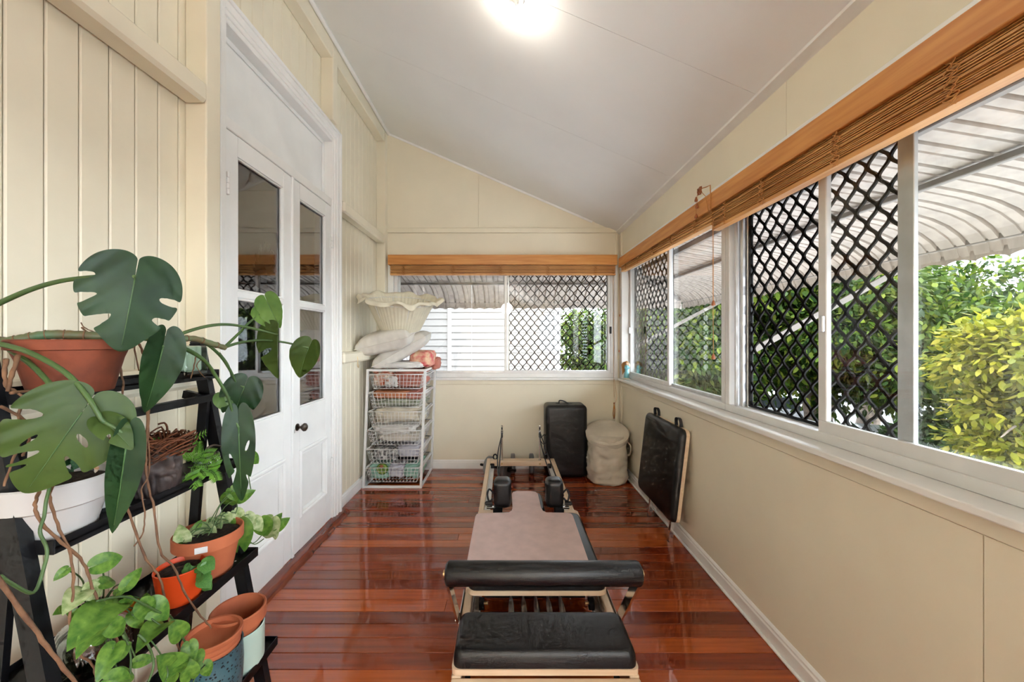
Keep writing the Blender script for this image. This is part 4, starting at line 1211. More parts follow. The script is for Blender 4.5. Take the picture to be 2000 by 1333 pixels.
# canvas laundry hamper with a domed lid
hp = thing('laundry_hamper', 'crumpled cream canvas hamper with a round lid in the corner', 'hamper', (1.025, 3.93, 0))
def wr_(a, i, sd=0.):
    return 1 + .09*noise.noise(Vector((math.cos(a)*2.2, math.sin(a)*2.2, i*.33+sd))) + .05*noise.noise(Vector((math.cos(a)*5, math.sin(a)*5, i*.8+3)))
hprof = [(.0001,.002),(.17,.0),(.195,.012),(.202,.04),(.204,.09),(.202,.14),(.199,.19),(.196,.24),(.194,.29),(.19,.34),(.188,.39),(.187,.43),(.186,.47)]
pr2 = []
for (r0,z0),(r1,z1) in zip(hprof[:-1], hprof[1:]):
    for q in range(3): pr2.append((r0+(r1-r0)*q/3, z0+(z1-z0)*q/3))
pr2.append(hprof[-1])
MB().lathe(pr2, 64, c=(1.025,3.93,0), rad=wr_).build('canvas_body', M_['canvas'], hp, 2)
ML = Matrix.Translation((1.025,3.925,.485)) @ Matrix.Rotation(math.radians(22),4,'X') @ Matrix.Rotation(math.radians(-5),4,'Y')
MB().lathe([(.19,-.055),(.212,-.045),(.216,-.015),(.212,.006),(.20,.016),(.15,.022),(.08,.026),(.0001,.028)], 56, M=ML, rad=lambda a, i: 1+ (.012*math.sin(a*9+i) if i < 3 else 0)).build('lid', M_['canvas'], hp, 50)
MB().tube([ML @ Vector((.213*math.cos(k*.1309), .213*math.sin(k*.1309), .004)) for k in range(48)], .0045, 6, closed=True).build('lid_piping', M_['canvas'], hp, 2)
MB().tube(spline([(1.20,3.86,.42),(1.235,3.84,.37),(1.235,3.84,.30),(1.215,3.86,.27)],5), .009, 6).build('side_handle', M_['canvas'], hp, 2)

# dumbbells with grey plates behind the reformer
def dumbbell(label, c, ang):
    t = thing('dumbbell', label, 'dumbbell', (c[0], c[1], 0), group='dumbbells on the floor')
    M = Matrix.Translation(c) @ Matrix.Rotation(ang, 4, 'Z') @ Matrix.Rotation(math.radians(90), 4, 'Y')
    MB().lathe([(.0001,-.21),(.012,-.21),(.013,-.205),(.013,.205),(.012,.21),(.0001,.21)], 14, M=M).build('bar', M_['black_metal'], t, True)
    for s in (-1, 1):
        MB().lathe([(.014,s*.1-.022),(.095,s*.1-.022),(.103,s*.1-.016),(.103,s*.1+.016),(.095,s*.1+.022),(.014,s*.1+.022)], 36, M=M, close=True).build('weight_plate', M_['grey_rubber'], t, 40)
        MB().lathe([(.0135,s*.135-.012),(.026,s*.135-.012),(.026,s*.135+.012),(.0135,s*.135+.012)], 12, M=M, close=True).build('collar', M_['black_metal'], t, True)
dumbbell('grey dumbbell turned at an angle by the far corner of the reformer', (-.095, 3.995, .103), math.radians(-28))
dumbbell('grey dumbbell lying square behind the far end of the reformer', (.165, 4.13, .103), math.radians(0))

# ================================================================== WIRE BASKET TOWER
bt = thing('basket_tower', 'white frame of six wire baskets stuffed with linen beside the doors', 'basket unit', (-1.09, 3.98, 0))
def sk(x, z): return x + .036*z                 # the frame leans slightly
BX0, BX1, BY0, BY1, BH = -1.385, -.832, 3.715, 4.235, 1.150
def post(x, y): 
    v = []
    for z in (0, BH):
        for a, b in ((-.011,-.011),(.011,-.011),(.011,.011),(-.011,.011)): v.append((sk(x,z)+a, y+b, z))
    MB().add(v, [(3,2,1,0),(4,5,6,7),(0,1,5,4),(1,2,6,5),(2,3,7,6),(3,0,4,7)]).build('post', M_['white_wire'], bt)
for x in (BX0, BX1):
    for yq in (BY0, BY1): post(x, yq)
for z in (.011, BH-.011):
    for yq in (BY0, BY1): MB().rbox(sk(BX0,z), sk(BX1,z), yq-.010, yq+.010, z-.011, z+.011, .002, 1).build('cross_rail', M_['white_wire'], bt)
    for x in (BX0, BX1): MB().rbox(sk(x,z)-.010, sk(x,z)+.010, BY0, BY1, z-.011, z+.011, .002, 1).build('cross_rail', M_['white_wire'], bt)
tops = [1.100, .920, .739, .558, .377, .197]
BDEP = .14
for zt in tops:
    for x in (BX0, BX1):
        MB().rbox(sk(x,zt)-(.004 if x == BX0 else .02), sk(x,zt)+(.02 if x == BX0 else .004), BY0, BY1, zt-.012, zt-.006, .001, 1).build('runner', M_['white_wire'], bt)
    xa, xb = sk(BX0, zt)+.022, sk(BX1, zt)-.022
    ya, yb = BY0-.012, BY1-.02
    mb = MB()
    rim = [(xa,ya,zt),(xb,ya,zt),(xb,yb,zt),(xa,yb,zt)]
    mb.tube(rim, .0052, 6, closed=True)
    ins = .03
    def low(p): 
        cx_, cy_ = (xa+xb)/2, (ya+yb)/2
        return (p[0]+(ins if p[0] < cx_ else -ins), p[1]+(ins*.6 if p[1] < cy_ else -ins*.6), zt-BDEP)
    for k in range(1, 5):
        t = k/4
        ring = [tuple(Vector(p).lerp(Vector(low(p)), t)) for p in rim]
        mb.tube(ring, .0021 if k < 4 else .003, 4, closed=True)
    def face(pA, pB, n):
        for i in range(n+1):
            a = Vector(pA).lerp(Vector(pB), i/n); b = Vector(low(pA)).lerp(Vector(low(pB)), i/n)
            mb.tube([a, b], .0021, 4, cap=False)
    face(rim[0], rim[1], 14); face(rim[1], rim[2], 13); face(rim[3], rim[2], 14); face(rim[0], rim[3], 13)
    lo = [Vector(low(p)) for p in rim]
    for i in range(15):
        mb.tube([lo[0].lerp(lo[1], i/14), lo[3].lerp(lo[2], i/14)], .0019, 4, cap=False)
    mb.build('wire_basket', M_['white_wire'], bt, 2)

# ---- linen in the baskets
def lump(c, s, seed, nu=72, nv=44, amp=.2, fold=5., ex=.42):
    """crumpled cloth: rounded block with folds"""
    mb = MB()
    def sg(w, e): return math.copysign(abs(w)**e, w)
    def fn(u, v):
        a = u*2*math.pi; b = (v-.5)*math.pi
        x = sg(math.cos(b), ex)*sg(math.cos(a), ex); yy = sg(math.cos(b), ex)*sg(math.sin(a), ex); z = sg(math.sin(b), ex)
        q = Vector((x*1.6+seed*3.1, yy*1.6, z*1.6))
        n1 = noise.noise(q*1.3); n2 = math.sin(fold*(z*1.7 + x*.8*math.sin(seed) + n1*1.6))
        rd = abs(noise.noise(q*2.6+Vector((0,0,n1*1.5)))); r2 = abs(noise.noise(q*6.1+Vector((n1*2,0,0))))
        k = 1 + amp*(.55*n1 + .22*n2 - .75*(1-rd*2.4)**3*.5 - .28*(1-r2*2.2)**3*.5 + .2*noise.noise(q*3.4))
        return (c[0]+x*s[0]*k, c[1]+yy*s[1]*k, c[2]+z*s[2]*(1+.6*amp*n1+.15*amp*n2-.35*amp*(1-rd*2.4)**3))
    mb.grid(fn, nu, nv)
    return mb
def cloth(label, c, s, seed, m, name='folded_linen', **k):
    lump(c, s, seed, **k).build(name, m, smooth=2, label=label, cat='linen', group='linen in the wire baskets')
Lm = lambda n, a, b=None, sc=10: mat(n, a, .9, col2=b, var=.06, scale=sc, bump=.3, bscale=24)
salmon = Lm('salmon_cloth', srgb(186,118,102)); terra = Lm('rust_sheet', srgb(190,122,84)); sage = Lm('sage_cloth', srgb(154,158,136)); cream_c = Lm('cream_cloth', srgb(214,204,184))
white_c = Lm('white_cloth', srgb(216,212,206)); grey_p = mat('black_scribble_print', srgb(206,204,200), .9, col2=srgb(70,70,74), scale=34); mint_c = Lm('mint_cloth', srgb(150,190,172)); lilac = Lm('lilac_white_cloth', srgb(196,194,204)); dark_c = Lm('black_cloth', srgb(40,40,46))
print_c = mat('orange_floral_print', srgb(206,96,58), .9, col2=srgb(218,206,186), scale=20)
pink_p = mat('pink_floral_print', srgb(206,92,96), .9, col2=srgb(222,196,160), scale=16)
avo_o = mat('avocado_flesh', srgb(186,196,96), .8); avo_p = mat('avocado_stone', srgb(150,84,44), .6)
def bc(i, fx): 
    z = tops[i]; return sk(BX0, z)+.03+(sk(BX1,z)-sk(BX0,z)-.06)*fx
Yc = 3.96
cloth('orange floral cloth at the left of the top wire basket', (bc(0,.2), Yc-.03, tops[0]-.045), (.105,.19,.08), 1, print_c)
cloth('white cloth tucked between the floral and the salmon cloth in the top basket', (bc(0,.36), Yc-.06, tops[0]-.075), (.075,.17,.055), 2, white_c)
cloth('crumpled salmon cloth filling the right of the top wire basket', (bc(0,.7), Yc, tops[0]-.05), (.15,.2,.088), 3, salmon, fold=9)
cloth('folded rust sheet on top of the second wire basket', (bc(1,.36), Yc, tops[1]-.03), (.20,.2,.042), 4, terra, amp=.08)
cloth('rust cloth at the right of the second wire basket', (bc(1,.78), Yc, tops[1]-.04), (.085,.19,.045), 5, salmon)
cloth('sage green cloth under the rust sheet in the second basket', (bc(1,.5), Yc, tops[1]-.1), (.24,.21,.038), 6, sage, fold=8)
cloth('draped cream cloth heaped in the third wire basket', (bc(2,.5), Yc, tops[2]-.045), (.235,.21,.082), 7, cream_c, fold=10, amp=.28)
cloth('white quilt bulging over the fourth wire basket', (bc(3,.42), Yc, tops[3]-.005), (.21,.205,.055), 8, white_c, amp=.22)
cloth('white sheet low in the fourth wire basket', (bc(3,.55), Yc, tops[3]-.085), (.22,.2,.045), 9, Lm('off_white_sheet', srgb(206,198,186)))
cloth('scribble printed cloth in the fifth wire basket', (bc(4,.30), Yc, tops[4]-.07), (.135,.2,.06), 10, grey_p)
cloth('grey white cloth at the right of the fifth wire basket', (bc(4,.74), Yc, tops[4]-.045), (.12,.2,.055), 11, lilac)
cloth('black cloth at the bottom right of the fifth wire basket', (bc(4,.74), Yc-.02, tops[4]-.112), (.11,.19,.018), 12, dark_c)
cloth('mint cloth at the left of the lowest wire basket', (bc(5,.2), Yc-.01, tops[5]-.06), (.105,.2,.072), 13, mint_c)
cloth('lilac white cloth in the middle of the lowest wire basket', (bc(5,.53), Yc, tops[5]-.06), (.085,.2,.072), 14, lilac)
cloth('mint cloth at the right of the lowest wire basket', (bc(5,.83), Yc, tops[5]-.065), (.085,.2,.066), 15, mint_c)
av = thing('avocado_cushion', 'avocado shaped green cushion peeping over the lowest wire basket', 'cushion', (bc(5,.25), 3.73, tops[5]-.02))
Mav = Matrix.Translation((bc(5,.27), 3.738, tops[5]-.005)) @ Matrix.Rotation(math.radians(90),4,'X') @ Matrix.Rotation(math.radians(-80),4,'Z')
def avr(a): return 1 + .28*math.cos(a)
MB().lathe([(.0001,-.015),(.045,-.012),(.056,0),(.045,.012),(.0001,.015)], 28, M=Mav, rad=lambda a,i: avr(a)).build('skin', Lm('avocado_skin', srgb(96,128,52)), av, 2)
MB().lathe([(.0001,.0105),(.042,.0125),(.047,.008)], 28, M=Mav, rad=lambda a,i: avr(a)).build('flesh', avo_o, av, 2)
MB().ball(Mav @ Vector((-.012,0,.013)), .020, 14, 10, (1,.5,1)).build('stone', avo_p, av, 2)

# ---- heap on top of the tower
cloth('folded white sheet hanging over the front edge of the basket tower', (-1.06, 3.93, BH+.035), (.23,.22,.035), 21, white_c, amp=.12)
cloth('pink and orange floral quilt folded behind the pillows on the tower', (-.865, 3.99, BH+.09), (.115,.19,.085), 22, pink_p, amp=.12)
cloth('salmon cloth spilling over the rear corner of the tower', (-.80, 4.10, BH+.035), (.085,.10,.065), 23, salmon, fold=9)
def pillow(label, M, sx, sy, th, seed, m):
    t = thing('pillow', label, 'pillow', M.translation, group='pillows on the basket tower')
    mb = MB()
    def surf(sgn):
        def fn(u, v):
            a, b = u*2-1, v*2-1
            k = ((1-a**4)*(1-b**4))
            h = th*(max(0,k)**.42)*(1 + .10*noise.noise(Vector((a*2+seed, b*2, sgn))))
            pin = 1 - .07*(1-abs(a)**2)*abs(b)**3 
            pin2 = 1 - .07*(1-abs(b)**2)*abs(a)**3
            x = a*sx*pin2; yy = b*sy*pin
            w = .006*math.sin(a*26+seed)*abs(b)**6
            return (x, yy, sgn*h + w)
        return fn
    mb.grid(surf(1), 34, 26, M); n0 = len(mb.v)
    mb.grid(surf(-1), 34, 26, M)
    mb.f = mb.f[:34*26] + [tuple(reversed(q)) for q in mb.f[34*26:]]
    mb.build('pillow_body', m, t, 2)
    # piping along the seam
    pts = []
    for i in range(80):
        s = i/80*4; e = int(s); q = (s-e)*2-1
        a, b = [(q,-1),(1,q),(-q,1),(-1,-q)][e]
        pin = 1 - .07*(1-abs(a)**2)*abs(b)**3; pin2 = 1 - .07*(1-abs(b)**2)*abs(a)**3
        pts.append(M @ Vector((a*sx*pin2, b*sy*pin, 0)))
    mb = MB().tube(pts, .004, 5, closed=True).build('seam_piping', m, t, 2)
pillow('upper grey white pillow under the lampshade, jutting out to the left', Matrix.Translation((-1.14, 3.70, 1.437)) @ Matrix.Rotation(math.radians(-14),4,'Y') @ Matrix.Rotation(math.radians(10),4,'X') @ Matrix.Rotation(math.radians(-6),4,'Z'), .265, .20, .105, 2., M_['pillow'])
pillow('lower grey white pillow lying on the folded linen, tipped up at the right', Matrix.Translation((-1.055, 3.90, 1.34)) @ Matrix.Rotation(math.radians(-30),4,'Y') @ Matrix.Rotation(math.radians(6),4,'X'), .30, .21, .088, 5., M_['pillow'])
ls = thing('lampshade', 'upturned cream pleated lampshade with a frilled rim on top of the pillows', 'lampshade', (-1.04, 3.74, 1.53))
SH = 110
lp = [(.205,.0),(.215,.01),(.26,.10),(.31,.20),(.345,.265),(.372,.30),(.400,.318),(.418,.312),(.425,.285)]
def pleat(a, i):
    base = 1 + (.012*math.sin(a*55) if i < 6 else 0)
    if i >= 5: base += (.018*(i-4))*math.sin(a*9+.6)*.6 + .01*(i-4)*math.sin(a*17)
    return base
Ms = Matrix.Translation((-1.04, 3.74, 1.535)) @ Matrix.Rotation(math.radians(5),4,'Y') @ Matrix.Rotation(math.radians(13),4,'X') @ Matrix.Diagonal((.90,.90,1.0,1))
mb = MB(); mb.lathe(lp, 220, M=Ms, rad=pleat); mb.f = [q for q in mb.f if len(q) == 4]
for i in range(len(mb.v)): 
    pass
# give the frill its up and down wave
v2 = []
for idx, p in enumerate(mb.v):
    i = idx // 220; a = 2*math.pi*(idx % 220)/220
    dz = (max(0,i-4)/4)*(.022*math.sin(a*8+.3)+.012*math.sin(a*13))
    v2.append((p[0], p[1], p[2]+dz))
mb.v = v2
mb.build('pleated_cloth', M_['shade_cloth'], ls, 2)
mb = MB()
for r, z in ((.207,.004), (.350,.272)):
    mb.tube([Ms @ Vector((r*math.cos(k*.0982), r*math.sin(k*.0982), z)) for k in range(64)], .003, 5, closed=True)
for k in range(6):
    a = k*math.pi/3; mb.tube([Ms @ Vector((.203*math.cos(a), .203*math.sin(a), .004)), Ms @ Vector((.346*math.cos(a), .346*math.sin(a), .272))], .0025, 5)
mb.build('wire_frame', M_['white_wire'], ls, 2)

# ---- angel figurine on the corner of the sill
ag = thing('angel_figurine', 'small angel figurine in a pale blue robe on the sill in the corner', 'figurine', (1.285, 4.10, 1.011))
c = Vector((1.285, 4.12, 1.011))
fl_s = mat('figurine_flesh', srgb(222,180,150), .5); hair_m = mat('figurine_gold_hair', srgb(176,124,62), .5); robe = mat('figurine_blue_robe', srgb(128,196,206), .45); wing_m = mat('figurine_cream', srgb(232,222,204), .5)
MB().lathe([(.0001,0),(.036,0),(.036,.010),(.03,.014)], 18, c=c).build('base', wing_m, ag, True)
MB().lathe([(.026,.013),(.024,.04),(.02,.075),(.017,.10),(.022,.125),(.018,.145),(.008,.15)], 22, c=c, rad=lambda a,i: 1+.09*math.sin(a*7)).build('robe', robe, ag, 2)
MB().ball(c+Vector((0,0,.166)), .0165, 14, 10, (1,1,1.15)).build('head', fl_s, ag, 2)
mb = MB().ball(c+Vector((.002,.006,.172)), .020, 14, 10, (1,1,1.1))
for k in range(7): mb.ball(c+Vector((-.022+.0075*k, .012, .15-.012*abs(k-3)*.5)), .010, 8, 6, (1,1,1.7))
mb.build('hair', hair_m, ag, 2)
for s in (-1, 1):
    def wing(u, v, s=s):
        x = s*(.012 + .038*u*(1-.3*v)); z = .185 - .11*v - .035*u*u + .02*math.sin(v*3.1)
        return (c.x+x, c.y+.02+.006*math.sin(u*9)*(.5), c.z+z)
    m2 = MB().grid(wing, 8, 8); m2.add([(p[0], p[1]+.006, p[2]) for p in m2.v], [tuple(reversed(q)) for q in m2.f]); m2.build('wing', wing_m if s > 0 else hair_m, ag, 2)
    MB().tube([c+Vector((s*.018,-.006,.135)), c+Vector((s*.024,-.018,.115)), c+Vector((s*.006,-.024,.118))], [.007,.006,.004], 8).build('arm', robe, ag, 2)
# ================================================================== LADDER SHELF
SY0, SY1 = .94, 1.60
ld = thing('ladder_shelf', 'black metal folding ladder shelf of plants by the board wall', 'shelf', (-1.15, 1.27, 0))
def legx(z): return -1.013 - .1937*z
for yq in (SY0, SY1):
    MB().bar((legx(0), yq, 0), (legx(1.43), yq, 1.43), .030, .045, up=(1,0,0)).build('front_leg', M_['black_metal'], ld)
    MB().bar((legx(1.20)+.01, yq-.03 if yq == SY1 else yq+.03, 1.20), (-1.335, yq-.03 if yq == SY1 else yq+.03, .0), .016, .036, up=(1,0,0)).build('rear_leg', M_['black_metal'], ld)
    MB().bar((legx(.47), yq, .47), (-1.27, yq, .47), .012, .02).build('brace', M_['black_metal'], ld)
    MB().rbox(legx(1.43)-.02, legx(1.43)+.02, yq-.018, yq+.018, 1.425, 1.437, .004, 1).build('end_cap', M_['rubber'], ld)
MB().bar((legx(1.21)+.03, SY0-.01, 1.207), (legx(1.21)+.03, SY1+.01, 1.207), .028, .026).build('cross_bar', M_['black_metal'], ld)
MB().bar((-1.318, SY1-.03, 1.222), (legx(1.21), SY1-.03, 1.207), .02, .03).build('rear_stub', M_['black_metal'], ld)
SURF = []
for k in range(4):
    zt = 1.32 - .3733*k; xf = -1.207 + .0817*k
    xb = [-1.322, -1.345, -1.33, -1.31][k]
    zs = zt - .018
    SURF.append(zs)
    mb = MB()
    mb.box(xb, xf, SY0+.016, SY1-.016, zs-.004, zs)
    mb.rbox(xf-.003, xf, SY0+.016, SY1+.012, zt-.036, zt, .001, 1)
    mb.rbox(xb, xb+.003, SY0+.016, SY1-.016, zt-.036, zt, .001, 1)
    mb.rbox(xb, xf, SY0+.013, SY0+.016, zt-.036, zt, .001, 1)
    mb.rbox(xb, xf, SY1+.009, SY1+.012, zt-.036, zt, .001, 1)
    mb.box(xb, xf, SY1-.016, SY1+.010, zs-.004, zs)
    sh = mb.build('shelf_tray', M_['black_metal'], ld)
    mb = MB()
    for i in range(12):
        for q in (xf-.02, xf-.045):
            mb.lathe([(.0001,.0006),(.0035,.0006),(.0035,.0)], 8, c=(q, SY0+.05+i*.05, zs))
    mb.build('drain_holes', M_['sticker'], sh)

# ================================================================== POTS
def pot_shape(r0, r1, h, lip=.0, liph=0., th=.008):
    """profile of a hollow pot, outside then inside"""
    o = [(.0001,0),(r0,0)]
    if lip:
        o += [(r0+(r1-lip-r0)*(h-liph)/h, h-liph), (r1, h-liph+.003), (r1, h-.004), (r1-.004, h)]
    else:
        o += [(r0+(r1-r0)*.5, h*.5), (r1, h-.003), (r1-.003, h)]
    i = [(r1-th, h-.002), (r1-th-.002, h-.03), (max(.01, r0-th), .012), (.0001, .012)]
    return o + i
def pot(name, label, c, prof, m, soil=None, n=48, cat='pot', group=None, rad=None, parts=None):
    t = thing(name, label, cat, c, group=group)
    MB().lathe(prof, n, c=c, rad=rad).build('pot_body', m, t, 40)
    if soil:
        r, z = soil
        MB().lathe([(.0001,z+.006),(r*.5,z+.004),(r*.8,z+.006),(r,z)], 28, c=c, rad=lambda a,i: 1+.02*math.sin(a*7+i)).build('soil', M_['soil'], t, 2)
    return t
pm = pot('monstera_pot', 'weathered terracotta bowl pot on the top shelf holding the monstera', (-1.215, 1.075, SURF[0]), pot_shape(.082, .122, .145, .006, .03), M_['terracotta_old'], (.110,.128))
pw = pot('white_planter', 'white planter with a stepped rim on the second shelf, nearest the viewer', (-1.22, 1.035, SURF[1]), [(.0001,0),(.082,0),(.09,.06),(.096,.078),(.114,.088),(.119,.146),(.115,.15),(.108,.147),(.104,.09),(.085,.02),(.0001,.015)], M_['white_ceramic'], (.107,.128))
po = pot('orange_pot', 'bright orange pot with a small ivy on the third shelf', (-1.125, 1.322, SURF[2]), pot_shape(.058, .072, .112, th=.004), M_['orange'], (.067,.094))
pt2 = pot('terracotta_pot', 'terracotta pot of trailing pothos at the end of the third shelf', (-1.145, 1.475, SURF[2]), pot_shape(.076, .112, .16, .005, .045), M_['terracotta'], (.10,.138))
MB().rbox(-.019,.019,-.0012,.0012,-.011,.011,.001,1, M=Matrix.Translation((-1.145+.1145*.45,1.475-.1145*.893,SURF[2]+.135)) @ Matrix.Rotation(math.radians(26.7),4,'Z')).build('price_label', M_['sticker'], pt2)
# blue speckled pot
def speck_mat():
    m = mat('blue_speckled_glaze', srgb(70,104,112), .3, col2=srgb(44,74,84), scale=10)
    nt = m.node_tree; N = nt.nodes; L = nt.links; b = N['Principled BSDF']
    vo = N.new('ShaderNodeTexVoronoi'); vo.inputs['Scale'].default_value = 95
    tc = N.new('ShaderNodeTexCoord'); L.new(tc.outputs['Object'], vo.inputs['Vector'])
    rp = N.new('ShaderNodeValToRGB'); rp.color_ramp.elements[0].position = .28; rp.color_ramp.elements[0].color = (.015,.02,.028,1); rp.color_ramp.elements[1].position = .36; rp.color_ramp.elements[1].color = (1,1,1,1)
    L.new(vo.outputs['Distance'], rp.inputs['Fac'])
    mx = N.new('ShaderNodeMix'); mx.data_type = 'RGBA'; mx.blend_type = 'MULTIPLY'; mx.inputs['Factor'].default_value = 1
    src = b.inputs['Base Color'].links[0].from_socket
    L.new(src, mx.inputs['A']); L.new(rp.outputs['Color'], mx.inputs['B']); L.new(mx.outputs['Result'], b.inputs['Base Color'])
    return m
pot('glazed_pot', 'dark teal speckled glazed pot on the lowest shelf under stacked saucers', (-1.03, 1.35, SURF[3]), [(.0001,0),(.078,0),(.085,.05),(.088,.12),(.085,.178),(.087,.186),(.082,.186),(.079,.12),(.08,.02),(.0001,.015)], speck_mat())
def saucer(label, z, r, h):
    pot('terracotta_saucer', label, (-1.032, 1.35, z), [(.0001,0),(r*.76,0),(r*.87,h*.42),(r*.985,h*.46),(r,h*.56),(r,h-.003),(r-.003,h),(r-.010,h-.001),(r*.86,h*.42),(r*.74,h*.3),(.0001,h*.28)], M_['terracotta'], cat='saucer', group='saucers stacked on the teal pot')
saucer('lowest terracotta saucer of the stack, sunk into the teal pot rim', SURF[3]+.164, .080, .032)
saucer('middle terracotta saucer of the stack on the teal pot', SURF[3]+.185, .083, .032)
saucer('topmost terracotta saucer of the stack, with a root resting in it', SURF[3]+.206, .088, .030)
pot('mint_pot', 'pale mint glazed pot at the end of the lowest shelf', (-1.04, 1.488, SURF[3]), [(.0001,.0),(.076,0),(.079,.012),(.080,.018),(.086,.022),(.087,.15),(.084,.153),(.082,.15),(.080,.03),(.0001,.026)], M_['mint'])
pot('terracotta_pot', 'empty terracotta pot nested in the mint pot on the lowest shelf', (-1.04, 1.488, SURF[3]+.075), pot_shape(.062, .093, .148, .006, .05, .009), M_['terracotta'])
# glass block vase on the top shelf
gm = glass_mat('greenish_glass', (.80,.90,.82), 1.6, .03)
gv = thing('glass_vase', 'square greenish glass vase at the end of the top shelf', 'vase', (-1.245, 1.49, SURF[0]))
MB().rbox(-1.29,-1.20,1.435,1.545,SURF[0]+.001,SURF[0]+.118,.008,2).build('outer_glass', gm, gv)
MB().rbox(-1.276,-1.214,1.449,1.531,SURF[0]+.02,SURF[0]+.1185,.005,1).build('inner_wall', mat('frosted_glass', (.52,.60,.52), .25, var=.2, scale=5, stretch=(6,6,.5)), gv)
# ribbed glass vase with pothos
rgm = glass_mat('ribbed_clear_glass', (.86,.90,.88), 2.2, .02)
rv = thing('ribbed_vase', 'ribbed clear glass vase of pothos cuttings on the third shelf, nearest the viewer', 'vase', (-1.14, 1.06, SURF[2]))
MB().lathe([(.0001,.001),(.07,.001),(.078,.02),(.078,.085),(.066,.11),(.040,.125),(.036,.145),(.042,.155),(.034,.146),(.038,.12),(.062,.105),(.072,.08),(.072,.022),(.0001,.012)], 72, c=(-1.14,1.06,SURF[2]), rad=lambda a,i: 1+.022*math.sin(a*24)).build('glass', rgm, rv, 2)
MB().lathe([(.0001,.014),(.07,.022),(.07,.07),(.0001,.072)], 28, c=(-1.14,1.06,SURF[2])).build('water', glass_mat('vase_water', (.55,.58,.50), 1.2), rv, 2)
# amber jar
pot('amber_bowl', 'small amber bowl behind the pothos cuttings on the third shelf', (-1.18, 1.205, SURF[2]), pot_shape(.03,.045,.05,th=.004), mat('amber_glaze', srgb(190,120,44), .25), cat='bowl')

# stone head planter with a crown of twigs
bp = thing('head_planter', 'dark stone planter shaped like a bearded face with a crown of twigs', 'planter', (-1.195, 1.30, SURF[1]))
cb = Vector((-1.195, 1.30, SURF[1]))
fdir = -.30           # the face looks along the shelf and into the room
def headr(a, i):
    z = i/56
    d = (a - fdir + math.pi) % (2*math.pi) - math.pi
    k = 1.0
    k += .42*math.exp(-(d/.15)**2)*math.exp(-((z-.62)/.13)**2)            # nose
    k += .20*math.exp(-(d/.55)**2)*math.exp(-((z-.80)/.08)**2)            # brow
    k -= .20*(math.exp(-((d-.36)/.16)**2)+math.exp(-((d+.36)/.16)**2))*math.exp(-((z-.69)/.07)**2)   # eye sockets
    k += .10*(math.exp(-((d-.5)/.25)**2)+math.exp(-((d+.5)/.25)**2))*math.exp(-((z-.55)/.10)**2)     # cheeks
    k += .16*math.exp(-(d/.42)**2)*math.exp(-((z-.28)/.2)**2)             # beard
    k += .20*math.exp(-(d/.34)**2)*math.exp(-((z-.46)/.045)**2)           # moustache
    k -= .08*math.exp(-(d/.22)**2)*math.exp(-((z-.385)/.03)**2)           # mouth
    k += .045*math.sin(d*22 + z*6)*(1 if z < .5 or abs(d) > .9 else .15)
    return k
prof = []
for i in range(57):
    z = i/56
    prof.append((.062*(.86+.5*math.sin(math.pi*min(1,.18+z*.66)))*.86, z*.165))
MB().lathe(prof, 110, c=cb, rad=headr).build('stone_head', M_['bust'], bp, 2)
for k in range(44):
    g = random.Random(100+k)
    rr = g.uniform(.045, .098); zz = g.uniform(.138, .186); tl = g.uniform(-.22,.22); ph = g.uniform(0,6.3)
    a0 = g.uniform(0,6.3); sp = g.uniform(3.2, 6.1)
    pts = []
    for i in range(18):
        a = a0 + sp*i/17
        r = rr*(1+.24*math.sin(a*3+ph)+.12*math.sin(a*7+ph))
        pts.append(cb + Vector((r*math.cos(a), r*1.12*math.sin(a), zz+.022*math.sin(a*4+ph)+tl*r*math.cos(a-ph))))
    MB().tube(spline(pts, 2), g.uniform(.0016,.0036), 6).build('twig', M_['twig'], bp, 2)

# white ceramic vase and the green ornament with butterflies
wv = thing('white_vase', 'white moulded ceramic vase with a slanted mouth beside the white planter', 'vase', (-1.235, 1.175, SURF[1]))
cv = (-1.235, 1.175, SURF[1])
mb = MB(); mb.lathe([(.0001,0),(.028,0),(.030,.01),(.024,.04),(.026,.07),(.034,.10),(.038,.12),(.035,.12),(.03,.1),(.02,.06),(.0001,.05)], 36, c=cv, rad=lambda a,i: 1+.05*math.sin(a*6+i*.5))
mb.v = [(x, y, z + (.25*(x-cv[0])*-1 + .3*(y-cv[1])*-1)*max(0,(z-cv[2]-.07)/.05)) for x, y, z in mb.v]
mb.build('vase_body', M_['white_ceramic'], wv, 2)
MB().lathe([(.0001,0),(.036,0),(.036,.01),(.0001,.012)], 20, c=(cv[0], cv[1], cv[2]-.0)).build('foot_ring', M_['black_metal'], wv, True)

